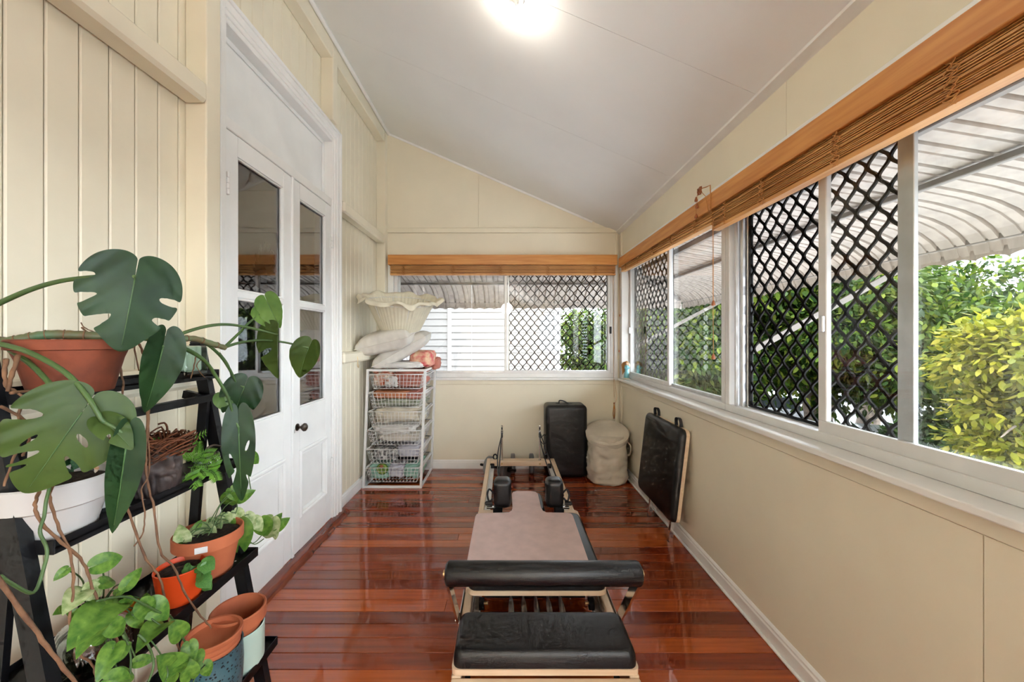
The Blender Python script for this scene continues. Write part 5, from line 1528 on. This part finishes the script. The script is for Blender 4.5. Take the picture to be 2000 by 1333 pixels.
# ------------------------------------------------------------------ leaves
def heart_r(a):
    """polar outline of a heart leaf; a = angle from the tip direction"""
    a = abs(a)
    tb = [(0,1.0),(.12,.94),(.3,.83),(.6,.74),(.9,.68),(1.25,.63),(1.6,.57),(2.0,.50),(2.4,.42),(2.75,.35),(2.95,.30),(3.08,.26),(3.15,.22)]
    for (a0,r0),(a1,r1) in zip(tb[:-1], tb[1:]):
        if a <= a1: return r0+(r1-r0)*(a-a0)/(a1-a0)
    return .03
def leaf_uv(nth, nr, slots=(), wid=1., fold=.18, droop=.25, wave=.0, holes=(), vein=.010):
    """polar-grid leaf; returns (u along, v across, w normal) vertices and faces, length = 1, joint at the origin"""
    V = [(0,0,0)]; F_ = []
    for i in range(nth+1):
        a = -3.11 + 6.22*i/nth
        R = heart_r(a)
        for j in range(1, nr+1):
            r = R*j/nr
            u, v = r*math.cos(a), r*math.sin(a)*wid
            w = fold*abs(v) - droop*(u*u if u > 0 else u*u*.6) - .35*droop*v*v + wave*math.sin(a*6)*(j/nr)**2
            w += vein*math.cos(24*(u*.8-abs(v)))*(j/nr)*(abs(v)*2)
            V.append((u, v, w))
    def bad(u, v):
        for (u0, v0, u1, v1, hw) in slots:
            for sgn in (1, -1) if v0 > 0 else (1,):
                du, dv = u1-u0, (v1-v0)*sgn
                L2 = du*du+dv*dv
                t = ((u-u0)*du+(v-v0*sgn)*dv)/L2
                if 0 <= t <= 1.4:
                    d = abs((u-u0)*dv-(v-v0*sgn)*du)/math.sqrt(L2)
                    if d < hw*(min(1, t*3.0))**.6: return True
        for (uc, vc, ru, rv, rot) in holes:
            c_, s_ = math.cos(rot), math.sin(rot)
            x = (u-uc)*c_+(v-vc)*s_; yv = -(u-uc)*s_+(v-vc)*c_
            if (x/ru)**2+(yv/rv)**2 < 1: return True
        return False
    idx = lambda i, j: 0 if j == 0 else 1+i*nr+j-1
    for i in range(nth):
        for j in range(nr):
            q = [idx(i,j), idx(i+1,j), idx(i+1,j+1), idx(i,j+1)]
            q = list(dict.fromkeys(q))
            cu = sum(V[k][0] for k in q)/len(q); cv_ = sum(V[k][1] for k in q)/len(q)
            if j > 2 and bad(cu, cv_): continue
            F_.append(tuple(q))
    if slots or holes:                                  # relax the cut edges
        cnt = {}
        for q in F_:
            for a, b in zip(q, q[1:]+q[:1]):
                k = (min(a,b), max(a,b)); cnt[k] = cnt.get(k, 0)+1
        nb = {}
        for (a, b), n in cnt.items():
            if n == 1: nb.setdefault(a, []).append(b); nb.setdefault(b, []).append(a)
        for it in range(5):
            W = {}
            for k, l in nb.items():
                if len(l) == 2:
                    W[k] = tuple(.5*V[k][c]+.25*(V[l[0]][c]+V[l[1]][c]) for c in range(3))
            for k, p in W.items(): V[k] = p
    return V, F_
def leaf_frame(B, T, n):
    B = Vector(B); T = Vector(T); L = (T-B).length
    u = (T-B)/L; n = Vector(n); n = (n-u*n.dot(u)).normalized(); v = n.cross(u)
    M = Matrix(((u.x,v.x,n.x,B.x),(u.y,v.y,n.y,B.y),(u.z,v.z,n.z,B.z),(0,0,0,1)))
    return M @ Matrix.Diagonal((L,L,L,1))
TOCAM = Vector((0,-1,0))
SL1 = [(.10,.32,.24,.60,.032),(.36,.30,.52,.55,.034),(.60,.22,.74,.40,.028)]
def big_leaf(parent, B, T, n, wid=1., slots=SL1, holes=(), fold=.12, droop=.12, m='monstera', rib=True, res=(200,46)):
    V, F_ = leaf_uv(res[0], res[1], slots, wid, fold, droop, holes=holes)
    M = leaf_frame(B, T, n)
    mb = MB().add(V, F_, M)
    lf = mb.build('leaf', M_[m], parent, 2)
    if rib:
        pts = [M @ Vector((u, 0, .006 - droop*u*u)) for u in [k/10 for k in range(0, 10)]]
        L = (Vector(T)-Vector(B)).length
        MB().tube(pts, [L*.009*(1-.08*k) for k in range(10)], 6).build('midrib', M_['midrib'], lf, 2)
    return lf
ms = thing('monstera', 'large trailing monstera with split leaves spilling over the top shelf', 'plant', (-1.215, 1.075, SURF[0]+.14))
def cam_n(p, tilt=(0,0,0)):
    return ((Vector((0,0,H))-Vector(p)).normalized() + Vector(tilt)).normalized()
# 1 the large upright leaf over the pot
B = P(264,541,.99); T = P(236,690,.965)
big_leaf(ms, B, T, cam_n(B,(.15,0,.25)), .86, slots=[(.52,-.14,.86,-.62,.075),(.28,-.30,.50,-.72,.06)], holes=[(.26,.42,.05,.15,-.15),(.56,.40,.055,.17,-.25),(.08,-.46,.045,.12,.35)], fold=-.18, droop=.10)
# 2 the broad olive leaf low at the left
B = P(160,806,.92); T = P(40,975,.85)
big_leaf(ms, B, T, cam_n(B,(.1,.1,.35)), .90, slots=[(.50,.10,.80,.44,.045),(.12,.26,.22,.60,.06),(.66,-.12,.86,-.34,.03)], holes=[(.30,.16,.10,.03,.9),(.42,-.24,.10,.022,-.4)], fold=.05, droop=.18, m='monstera_mid')
# 3 the leaf curling right and its dark hanging half
B = P(246,872,.96); T = P(222,1046,.955)
big_leaf(ms, B, T, cam_n(B,(.5,0,.1)), .27, slots=(), fold=.5, droop=.05, m='monstera')
B = P(205,826,.93); T = P(262,872,.94)
big_leaf(ms, B, T, cam_n(B,(.2,0,.5)), .62, slots=[(.34,-.12,.5,-.34,.05)], fold=.15, droop=.3, m='monstera_mid')
# 4 the narrow folded leaf hanging below leaf 1
B = P(318,678,1.10); T = P(288,810,1.09)
big_leaf(ms, B, T, cam_n(B,(.55,.1,0)), .42, slots=(), fold=.5, droop=.10)
# 5 long split leaf hanging at the end of the shelf
B = P(466,836,1.40); T = P(470,988,1.38)
big_leaf(ms, B, T, cam_n(B,(-.1,0,.1)), .31, slots=[(.55,-.04,.86,-.20,.026),(.62,.06,.90,.20,.024)], holes=[(.44,-.075,.13,.018,.25),(.25,.09,.08,.016,-.3)], fold=.16, droop=.16)
# 6 edge-on leaf in front of the door
B = P(543,654,1.50); T = P(540,742,1.50)
big_leaf(ms, B, T, cam_n(B,(-.9,.25,0)), .78, slots=[(.3,.12,.5,.42,.05)], holes=[(.45,.2,.12,.035,.2)], fold=.5, droop=.05, m='monstera_mid')
# 7 small pale leaf against the glass
B = P(516,607,1.52); T = P(541,641,1.52)
big_leaf(ms, B, T, cam_n(B,(.1,0,.3)), 1.0, slots=(), fold=.25, droop=.3, m='monstera_light', res=(90,20))
B = P(522,590,1.52); T = P(545,640,1.50)
big_leaf(ms, B, T, cam_n(B,(-.2,0,-.3)), .7, slots=(), fold=.2, droop=.1, m='monstera_light', res=(90,20))
# 8 the outermost leaf
B = P(603,680,1.56); T = P(578,740,1.56)
big_leaf(ms, B, T, cam_n(B,(-.25,0,.3)), .72, slots=(), fold=.4, droop=.2, m='monstera_mid', res=(90,24))
# 9 split leaf above leaf 5
B = P(477,757,1.46); T = P(446,834,1.44)
big_leaf(ms, B, T, cam_n(B,(0,0,.2)), .74, slots=[(.45,.16,.62,.45,.06),(.30,-.18,.50,-.48,.06),(.66,-.10,.86,-.30,.04)], holes=[(.45,-.1,.1,.03,.6)], fold=.1, droop=.2, m='monstera')
B = P(436,775,1.50); T = P(450,806,1.50)
big_leaf(ms, B, T, cam_n(B,(0,0,.2)), .9, slots=(), fold=.1, droop=.1, m='monstera_light', res=(80,18))
B = P(150,782,.97); T = P(166,796,.96)
big_leaf(ms, B, T, cam_n(B,(.2,0,.2)), .8, slots=(), fold=.2, droop=.1, m='monstera', res=(60,12), rib=False)
def petiole(pts, r0=.006, r1=.0035, m='stem'):
    q = spline([P(*p) for p in pts], 6)
    n = len(q)
    MB().tube(q, [r0+(r1-r0)*i/(n-1) for i in range(n)], 8).build('petiole', M_[m], ms, 2)
petiole([(-40,612,.96),(0,592,.96),(60,566,.97),(120,549,.98),(187,541,.995),(240,538,1.0),(264,541,.99)], .0068, .005)
petiole([(-30,664,.94),(0,672,.93),(60,690,.92),(130,730,.92),(175,781,.92),(197,818,.925),(205,826,.93)], .0068, .005)
petiole([(205,826,.93),(228,838,.94),(243,852,.95),(246,872,.96)], .005, .004)
petiole([(20,684,.98),(60,712,.96),(101,754,.94),(118,781,.93),(140,799,.92),(153,806,.92)], .0065, .0045)
petiole([(275,660,1.12),(300,665,1.14),(355,679,1.20),(397,703,1.28),(421,734,1.34),(445,776,1.38),(455,810,1.40),(466,836,1.40)], .0075, .0045)
petiole([(328,664,1.22),(369,647,1.28),(414,636,1.34),(455,635,1.40),(507,645,1.47),(543,654,1.50)], .006, .004)
petiole([(438,679,1.38),(466,652,1.43),(486,631,1.47),(516,608,1.52)], .0055, .0035)
petiole([(438,679,1.38),(472,669,1.43),(514,665,1.48),(555,669,1.53),(603,680,1.56)], .0055, .0035)
petiole([(355,662,1.26),(397,669,1.32),(428,693,1.38),(448,721,1.42),(462,748,1.45),(477,757,1.46)], .006, .004)
petiole([(428,690,1.38),(446,715,1.42),(452,745,1.46),(436,775,1.50)], .004, .003)
petiole([(311,640,1.12),(312,655,1.115),(318,678,1.10)], .005, .004)
# ringed rhizome lying over the rim, and its far end
q = spline([P(-20,668,1.02), P(20,667,1.02), P(60,659,1.04), P(100,654,1.06), P(150,655,1.09), P(200,658,1.12)], 8)
rz_ = MB().tube(q, [.0115+.0018*abs(math.sin(i*.9)) for i in range(len(q))], 12).build('rhizome', M_['rhizome'], ms, 2)
for i in range(4, len(q)-2, 6):
    MB().tube([q[i], q[i]+(q[i+1]-q[i])*.4], .0142, 12).build('leaf_scar', M_['root'], rz_, True)
q = spline([P(300,662,1.16), P(345,662,1.22), P(380,662,1.28), P(415,672,1.34), P(440,680,1.385)], 8)
rz_ = MB().tube(q, [.0085+.0015*abs(math.sin(i*.9)) for i in range(len(q))], 10).build('rhizome', M_['rhizome'], ms, 2)
for i in range(5, len(q)-2, 7):
    MB().tube([q[i], q[i]+(q[i+1]-q[i])*.4], .0112, 10).build('leaf_scar', M_['root'], rz_, True)
# aerial roots
def root(pts, r=.0042, off=.035, r1=None):
    g = random.Random(len(pts)*7+int(pts[0][0]))
    q = spline([SF(p[0], p[1], p[2] if len(p) > 2 else off) for p in pts], 5)
    q = [p + Vector((g.uniform(-1,1),g.uniform(-1,1),0))*.0012 for p in q]
    r *= .82; n = len(q); r1 = (r1 or r*.75)
    MB().tube(q, [(r+(r1-r)*i/(n-1))*(1+.12*math.sin(i*1.7)) for i in range(n)], 7).build('aerial_root', M_['root'], ms, 2)
root([(228,672,.0),(236,685),(233,706),(241,754),(235,782,.02)], .0042)
root([(262,670,.02),(264,690,.03),(272,725,.03)], .003)
root([(272,672,.03),(279,690),(286,712)], .0045)
root([(289,800),(287,855),(285,900),(288,940),(301,995),(312,1075),(341,1111),(362,1162),(399,1212),(408,1222,.05),(412,1228,.05)], .0042)
root([(292,800),(290,860),(291,925),(276,958),(283,1010),(277,1045),(262,1068)], .0028, r1=.0018)
root([(241,905),(254,944),(246,977),(261,1028),(286,1093),(312,1129),(328,1194),(333,1223),(351,1274)], .0042)
root([(14,758),(42,774),(37,818),(40,862),(25,900),(8,950)], .0038, .05)
root([(0,794),(44,818),(57,838),(57,865),(44,892)], .0042, .05)
root([(20,768),(61,764),(91,767),(94,784),(81,831),(76,868)], .0046, .05)
root([(12,702),(8,730),(14,758)], .006, .04); root([(36,694),(22,735),(14,765)], .006, .05)
root([(86,945,.0),(74,968,.04),(69,991),(83,1024),(120,1060),(163,1100),(181,1151),(207,1205),(232,1256)], .0045, .06)
root([(108,940,.0),(100,956,.04),(98,973),(112,1024),(138,1085),(143,1158),(136,1205),(149,1270),(181,1299),(188,1330)], .004, .06)
root([(-10,1122),(54,1212),(101,1277),(156,1345)], .0058, .09)
root([(385,690,.06),(378,720,.03),(372,740,.01)], .003, .03); root([(395,700,.06),(384,716,.05),(400,738,.05)], .0022); root([(160,640,.0),(176,652,.0),(190,655,.0)], .003, .0); root([(185,650,.0),(165,640,.0),(158,630,.0)], .0022, .0)
gv_ = [(100,940),(95,960),(90,980),(86,1010),(78,1040),(92,1075),(84,1115),(66,1158),(30,1145),(0,1125)]
q = spline([SF(a,b,.07) for a,b in gv_], 5)
MB().tube(q, .0035, 6).build('green_runner', M_['stem'], ms, 2)

# ------------------------------------------------------------------ small-leaved plants
V, F_ = leaf_uv(28, 6, (), .74, .22, .30, vein=.003); PL1 = MB().add(V, F_).mesh('leaf', M_['pothos'], 2, (0,0,0))
V, F_ = leaf_uv(28, 6, (), .66, .40, .45, vein=.003); PL2 = MB().add(V, F_).mesh('leaf', M_['pothos'], 2, (0,0,0))
V, F_ = leaf_uv(28, 6, (), .72, .25, .35, vein=.003); PL3 = MB().add(V, F_).mesh('leaf', M_['pothos_pale'], 2, (0,0,0))
V, F_ = leaf_uv(20, 4, (), 1.0, .15, .2); IV = MB().add(V, F_).mesh('leaf', M_['ivy'], 2, (0,0,0))
def pleaf(t, B, T, me, tilt=(0,0,.2)):
    share('leaf', me, leaf_frame(B, T, cam_n(B, tilt)), t)
def vine(t, pts, r=.0022, m='stem', name='stem'):
    q = spline(pts, 5)
    MB().tube(q, r, 6).build(name, M_[m], t, 2)
pc1 = thing('pothos_cuttings', 'bushy green pothos cuttings growing from the ribbed glass vase', 'plant', (-1.14, 1.06, SURF[2]+.12))
Zc = lambda x, y: (100 + x/4.883, 1060 + y/4.883)
lv = [(440,215,715,118,.06),(720,410,860,235,.06),(490,400,640,318,.05),(330,440,462,345,.04),(350,470,545,470,.05),(280,470,160,610,.05),(140,262,18,365,.05),(560,660,775,480,.07),(620,490,720,440,.04),
      (470,650,215,935,.08),(430,830,262,1002,.10),(440,890,520,975,.09),(570,790,712,885,.10),(780,700,872,822,.05),(890,590,905,470,.06),(870,600,982,732,.07),(1040,790,868,895,.09),(960,600,1125,740,.07),(600,1090,785,925,.11),(590,1020,455,1285,.11),(640,1300,838,1190,.12),(1125,1185,1062,1105,.10),(820,1140,1000,1105,.08),(555,1315,795,1322,.12),(120,640,52,665,.04),(240,700,160,640,.05),(700,560,760,640,.06)]
stems = []
for i, (a, b, c_, d, off) in enumerate(lv):
    B = SF(*Zc(a,b), off); T = SF(*Zc(c_,d), off + rng.uniform(-.01,.03))
    me = PL3 if i in (3,4,5) else (PL2 if i % 3 == 1 else PL1)
    pleaf(pc1, B, T, me, (rng.uniform(-.3,.3), 0, rng.uniform(.0,.5)))
    o = Vector((-1.14+rng.uniform(-.015,.015), 1.06+rng.uniform(-.015,.015), SURF[2]+.13))
    mid = o.lerp(B, .5) + Vector((.01,0,.035))
    vine(pc1, [o, mid, B], .0019)
# runners trailing to the right and down
vr = [Zc(430,560),Zc(700,520),Zc(880,590),Zc(1010,660),(333,1205),(352,1240),(372,1268),(392,1285)]
vine(pc1, [SF(x, y, .08) for x, y in vr], .0028)
for (a,b,c_,d) in ((345,1310,318,1285),(352,1296,330,1318),(370,1262,374,1298),(385,1280,380,1316),(400,1300,412,1322),(352,1240,338,1215),(372,1320,366,1290)):
    pleaf(pc1, SF(a,b,.10), SF(c_,d,.11), PL1, (rng.uniform(-.2,.3),0,.3))
vine(pc1, [SF(400,1300,.1), SF(385,1318,.1), SF(372,1345,.1)], .002); vine(pc1, [SF(318,1290,.1), SF(328,1315,.1), SF(318,1345,.1)], .0022)
vine(pc1, [SF(270,1240,.1), SF(290,1262,.11), SF(300,1300,.11), SF(285,1345,.11)], .0028); vine(pc1, [SF(240,1240,.11), SF(255,1280,.11), SF(252,1345,.11)], .0025)
# pothos in the terracotta pot
pc2 = thing('pothos', 'marbled pothos trailing over the rim of the terracotta pot and across the door', 'plant', (-1.145, 1.475, SURF[2]+.14))
Zd = lambda x, y: (280 + x/2.76, 850 + y/2.76)
lv = [(215,575,190,485,.02,3),(260,620,185,530,.03,3),(330,520,245,660,.05,3),(285,500,300,480,.0,1),(360,470,380,455,.0,3),(400,480,350,560,.03,3),(440,440,420,520,.04,3),(470,470,440,515,.05,1),(505,500,540,655,.11,1),(500,420,530,460,.08,3),(560,440,600,490,.10,3),(600,460,630,500,.11,3),(640,470,670,560,.12,1),(690,470,640,585,.13,3),(700,490,720,455,.13,1),(720,500,755,470,.14,1),(715,520,690,560,.14,3),(470,330,440,405,.08,1),(520,340,575,310,.09,1),(480,300,520,350,.08,1),(570,110,612,145,.06,1),(560,90,565,100,.06,1),(565,160,575,170,.06,1),(210,600,190,640,.03,1)]
cc_ = Vector((-1.145, 1.475, SURF[2]+.15))
for i, (a, b, c_, d, off, k) in enumerate(lv):
    Yq = 1.40 + .0006*max(0, a-200)
    B = P(*Zd(a,b), Yq); T = P(*Zd(c_,d), Yq + rng.uniform(-.01,.02)); T = B + (T-B)*max(1., min(2.2, .058/max(.001,(T-B).length)))
    pleaf(pc2, B, T, PL3 if k == 3 else PL1, (rng.uniform(-.3,.3), 0, rng.uniform(0,.5)))
    if a < 560 and b > 280: vine(pc2, [cc_ + Vector((rng.uniform(-.03,.03), rng.uniform(-.03,.03), 0)), cc_.lerp(B,.5)+Vector((0,0,.03)), B], .0018)
Yv = lambda a: 1.40 + .0006*max(0, a-200)
for l in ([(480,480),(560,430),(640,470),(700,490),(740,500)], [(440,520),(520,560),(590,585),(640,540)], [(500,500),(560,560),(600,590),(650,560)], [(470,470),(505,400),(500,350),(520,330)], [(580,300),(565,200),(565,110)]):
    vine(pc2, [P(*Zd(a,b), Yv(a)) for a, b in l], .002)
# ivy in the orange pot
iv = thing('small_ivy', 'small green ivy sprig in the orange pot', 'plant', (-1.125, 1.322, SURF[2]+.095))
for i in range(15):
    B = P(*Zd(rng.uniform(220,330), rng.uniform(690,770)), 1.31+rng.uniform(-.02,.01)); a = rng.uniform(0,6.28); L = rng.uniform(.018,.03)
    pleaf(iv, B, B+Vector((math.cos(a)*L, rng.uniform(-.01,.01), math.sin(a)*L)), IV, (rng.uniform(-.4,.4),0,.3))
for (a,b,c_,d) in ((330,690,380,720),(345,700,340,760),(320,780,360,820),(350,800,310,800),(340,815,365,830)):
    pleaf(iv, P(*Zd(a,b),1.30), P(*Zd(c_,d),1.29), IV, (0,0,.3))
for l in ([(250,750),(290,700),(340,695),(360,740)], [(260,760),(310,720),(325,780),(345,810)], [(240,760),(230,720),(250,690)]):
    vine(iv, [P(*Zd(a,b),1.31) for a, b in l], .0014)
# fern along the end of the second shelf
fr_ = thing('fern', 'bright green fern trailing along the end of the second shelf', 'fern', (-1.2, 1.43, SURF[1]))
pin = MB().add([(0,0,0),(.35,.16,.01),(1,0,-.02),(.35,-.16,.01)], [(0,1,2),(0,2,3)]).mesh('leaflet', M_['fern'], False, (0,0,0))
def frond(p0, p1, p2, n=13, w=.03):
    q = spline([p0, p1, p2], n)
    st = MB().tube(q, .0010, 5).build('frond_stem', M_['fern'], fr_, 2)
    m = len(q)
    mb = MB()
    for i in range(3, m-1):
        d = (q[i+1]-q[i]).normalized(); nrm = cam_n(q[i], (0,0,.5)); s = d.cross(nrm).normalized()
        L = w*math.sin(math.pi*min(1,(.12+.88*(1-i/m))))**.8 + .004
        for sg in (1,-1):
            dd = (s*sg + d*.45).normalized()
            Mx2 = leaf_frame(q[i], q[i]+dd*L, nrm)
            mb.add([(0,0,0),(.35,.12,.01),(1,0,-.05),(.35,-.12,.01)], [(0,1,2),(0,2,3)], Mx2)
    o = mb.build('frond', M_['fern'], fr_)
Ze = lambda x, y: (220 + x/7.84, 830 + y/7.84)
for (a,b,c_,d,e,f2,Y_) in ((1250,560,1120,330,1440,120,1.46),(1230,560,1060,440,1030,220,1.44),(1240,580,1120,470,1000,380,1.42),(1260,560,1280,420,1300,260,1.47),(1200,580,1380,500,1620,560,1.47),(1180,600,1420,600,1640,470,1.48),(1100,740,1200,830,1310,960,1.38),(1080,860,1200,790,1310,740,1.37),(1150,650,1330,690,1430,800,1.40),(1400,680,1540,740,1600,860,1.42),(1420,650,1560,640,1650,600,1.45),(1050,900,1130,870,1220,930,1.37),(1240,560,1180,420,1160,180,1.45),(1260,570,1400,440,1560,420,1.48)):
    frond(P(*Ze(a,b),Y_), P(*Ze(c_,d),Y_+.01), P(*Ze(e,f2),Y_), 8, .020)
frond(P(*Ze(660,430),1.34), P(*Ze(640,320),1.34), P(*Ze(655,205),1.34), 9, .02); frond(P(*Ze(650,410),1.34), P(*Ze(720,320),1.34), P(*Ze(810,265),1.34), 8, .012)
frond(P(*Ze(200,900),1.2), P(*Ze(220,780),1.2), P(*Ze(270,665),1.2), 8, .018)
# glass pumpkin
gp = thing('glass_pumpkin', 'small clear glass pumpkin at the end of the second shelf', 'ornament', (-1.205, 1.535, SURF[1]))
cg = Vector((-1.2, 1.535, SURF[1]+.004))
MB().lathe([(.0001,0),(.03,.002),(.046,.02),(.048,.042),(.04,.06),(.022,.068),(.008,.064)], 56, c=cg, rad=lambda a,i: 1-.09*abs(math.cos(a*5))).build('glass_body', glass_mat('smoky_glass', (.62,.66,.64), 2.4, .05), gp, 2)
MB().lathe([(.0001,.004),(.028,.006),(.042,.02),(.044,.034),(.0001,.036)], 24, c=cg).build('pebble_fill', mat('white_pebbles', (.6,.62,.6), .6, var=.4, scale=80), gp, 2)
MB().tube(spline([cg+Vector((0,0,.062)), cg+Vector((.004,.0,.078)), cg+Vector((.02,.012,.086)), cg+Vector((.045,.02,.078))],5), [.006-.0002*i for i in range(16)], 8).build('stalk', M_['bark'], gp, 2)
# green leafy ornament with butterflies
go_ = thing('leaf_ornament', 'dark green leafy ornament with white and orange butterflies behind the white planter', 'ornament', (-1.275, 1.16, SURF[1]))
V, F_ = leaf_uv(24, 5, (), 1.05, .2, .35); OL = MB().add(V, F_).mesh('leaf', leaf_mat('dark_ornament_leaf', srgb(26,62,38), srgb(52,98,58), .35, .0), 2, (0,0,0))
for i in range(26):
    zz = rng.random(); wq = .055*(1-zz*.75)
    B = Vector((-1.275+rng.uniform(-.2,.5)*wq, 1.16+rng.uniform(-1,1)*wq, SURF[1]+.02+zz*.155)); a = rng.uniform(-2.6,-.5); L = rng.uniform(.035,.055)
    share('leaf', OL, leaf_frame(B, B+Vector((.012, math.cos(a)*L, math.sin(a)*L*.8)), Vector((.7,-.6,.4))), go_)
MB().lathe([(.0001,0),(.05,0),(.045,.04),(.03,.11),(.012,.17),(.0001,.178)], 20, c=(-1.28,1.16,SURF[1])).build('core', M_['bust'], go_, 2)
wm = mat('butterfly_wing', srgb(232,226,214), .6, col2=srgb(206,134,66), scale=60)
for (x, y) in ((166,906),(183,915)):
    c_ = P(x, y, 1.09)
    b_ = thing('butterfly', 'small white butterfly on the leafy ornament, ' + ('upper of the two' if x < 170 else 'lower of the two'), 'butterfly', c_, group='ornamental butterflies')
    for s in (-1, 1):
        MB().add([(0,0,0),(s*.007,0,.012),(s*.017,-.003,.010),(s*.016,-.003,-.001),(s*.011,-.002,-.010),(s*.003,0,-.007)], [(0,1,2,3,4,5)], Matrix.Translation(c_) @ Matrix.Rotation(math.radians(25),4,'Y')).build('wing', wm, b_)
    MB().tube([c_+Vector((.002,-.002,-.007)), c_+Vector((-.002,-.002,.009))], .0013, 6).build('body', M_['ink'], b_, True)
# white cord and picture frame leaning behind the lowest shelves
MB().tube(spline([P(370,1200,1.62),P(370,1225,1.62),P(367,1245,1.6),P(370,1262,1.58)],5), .004, 6).build('power_cord', M_['white_wire'], smooth=2, label='white cord hanging behind the lower shelves', cat='cord')
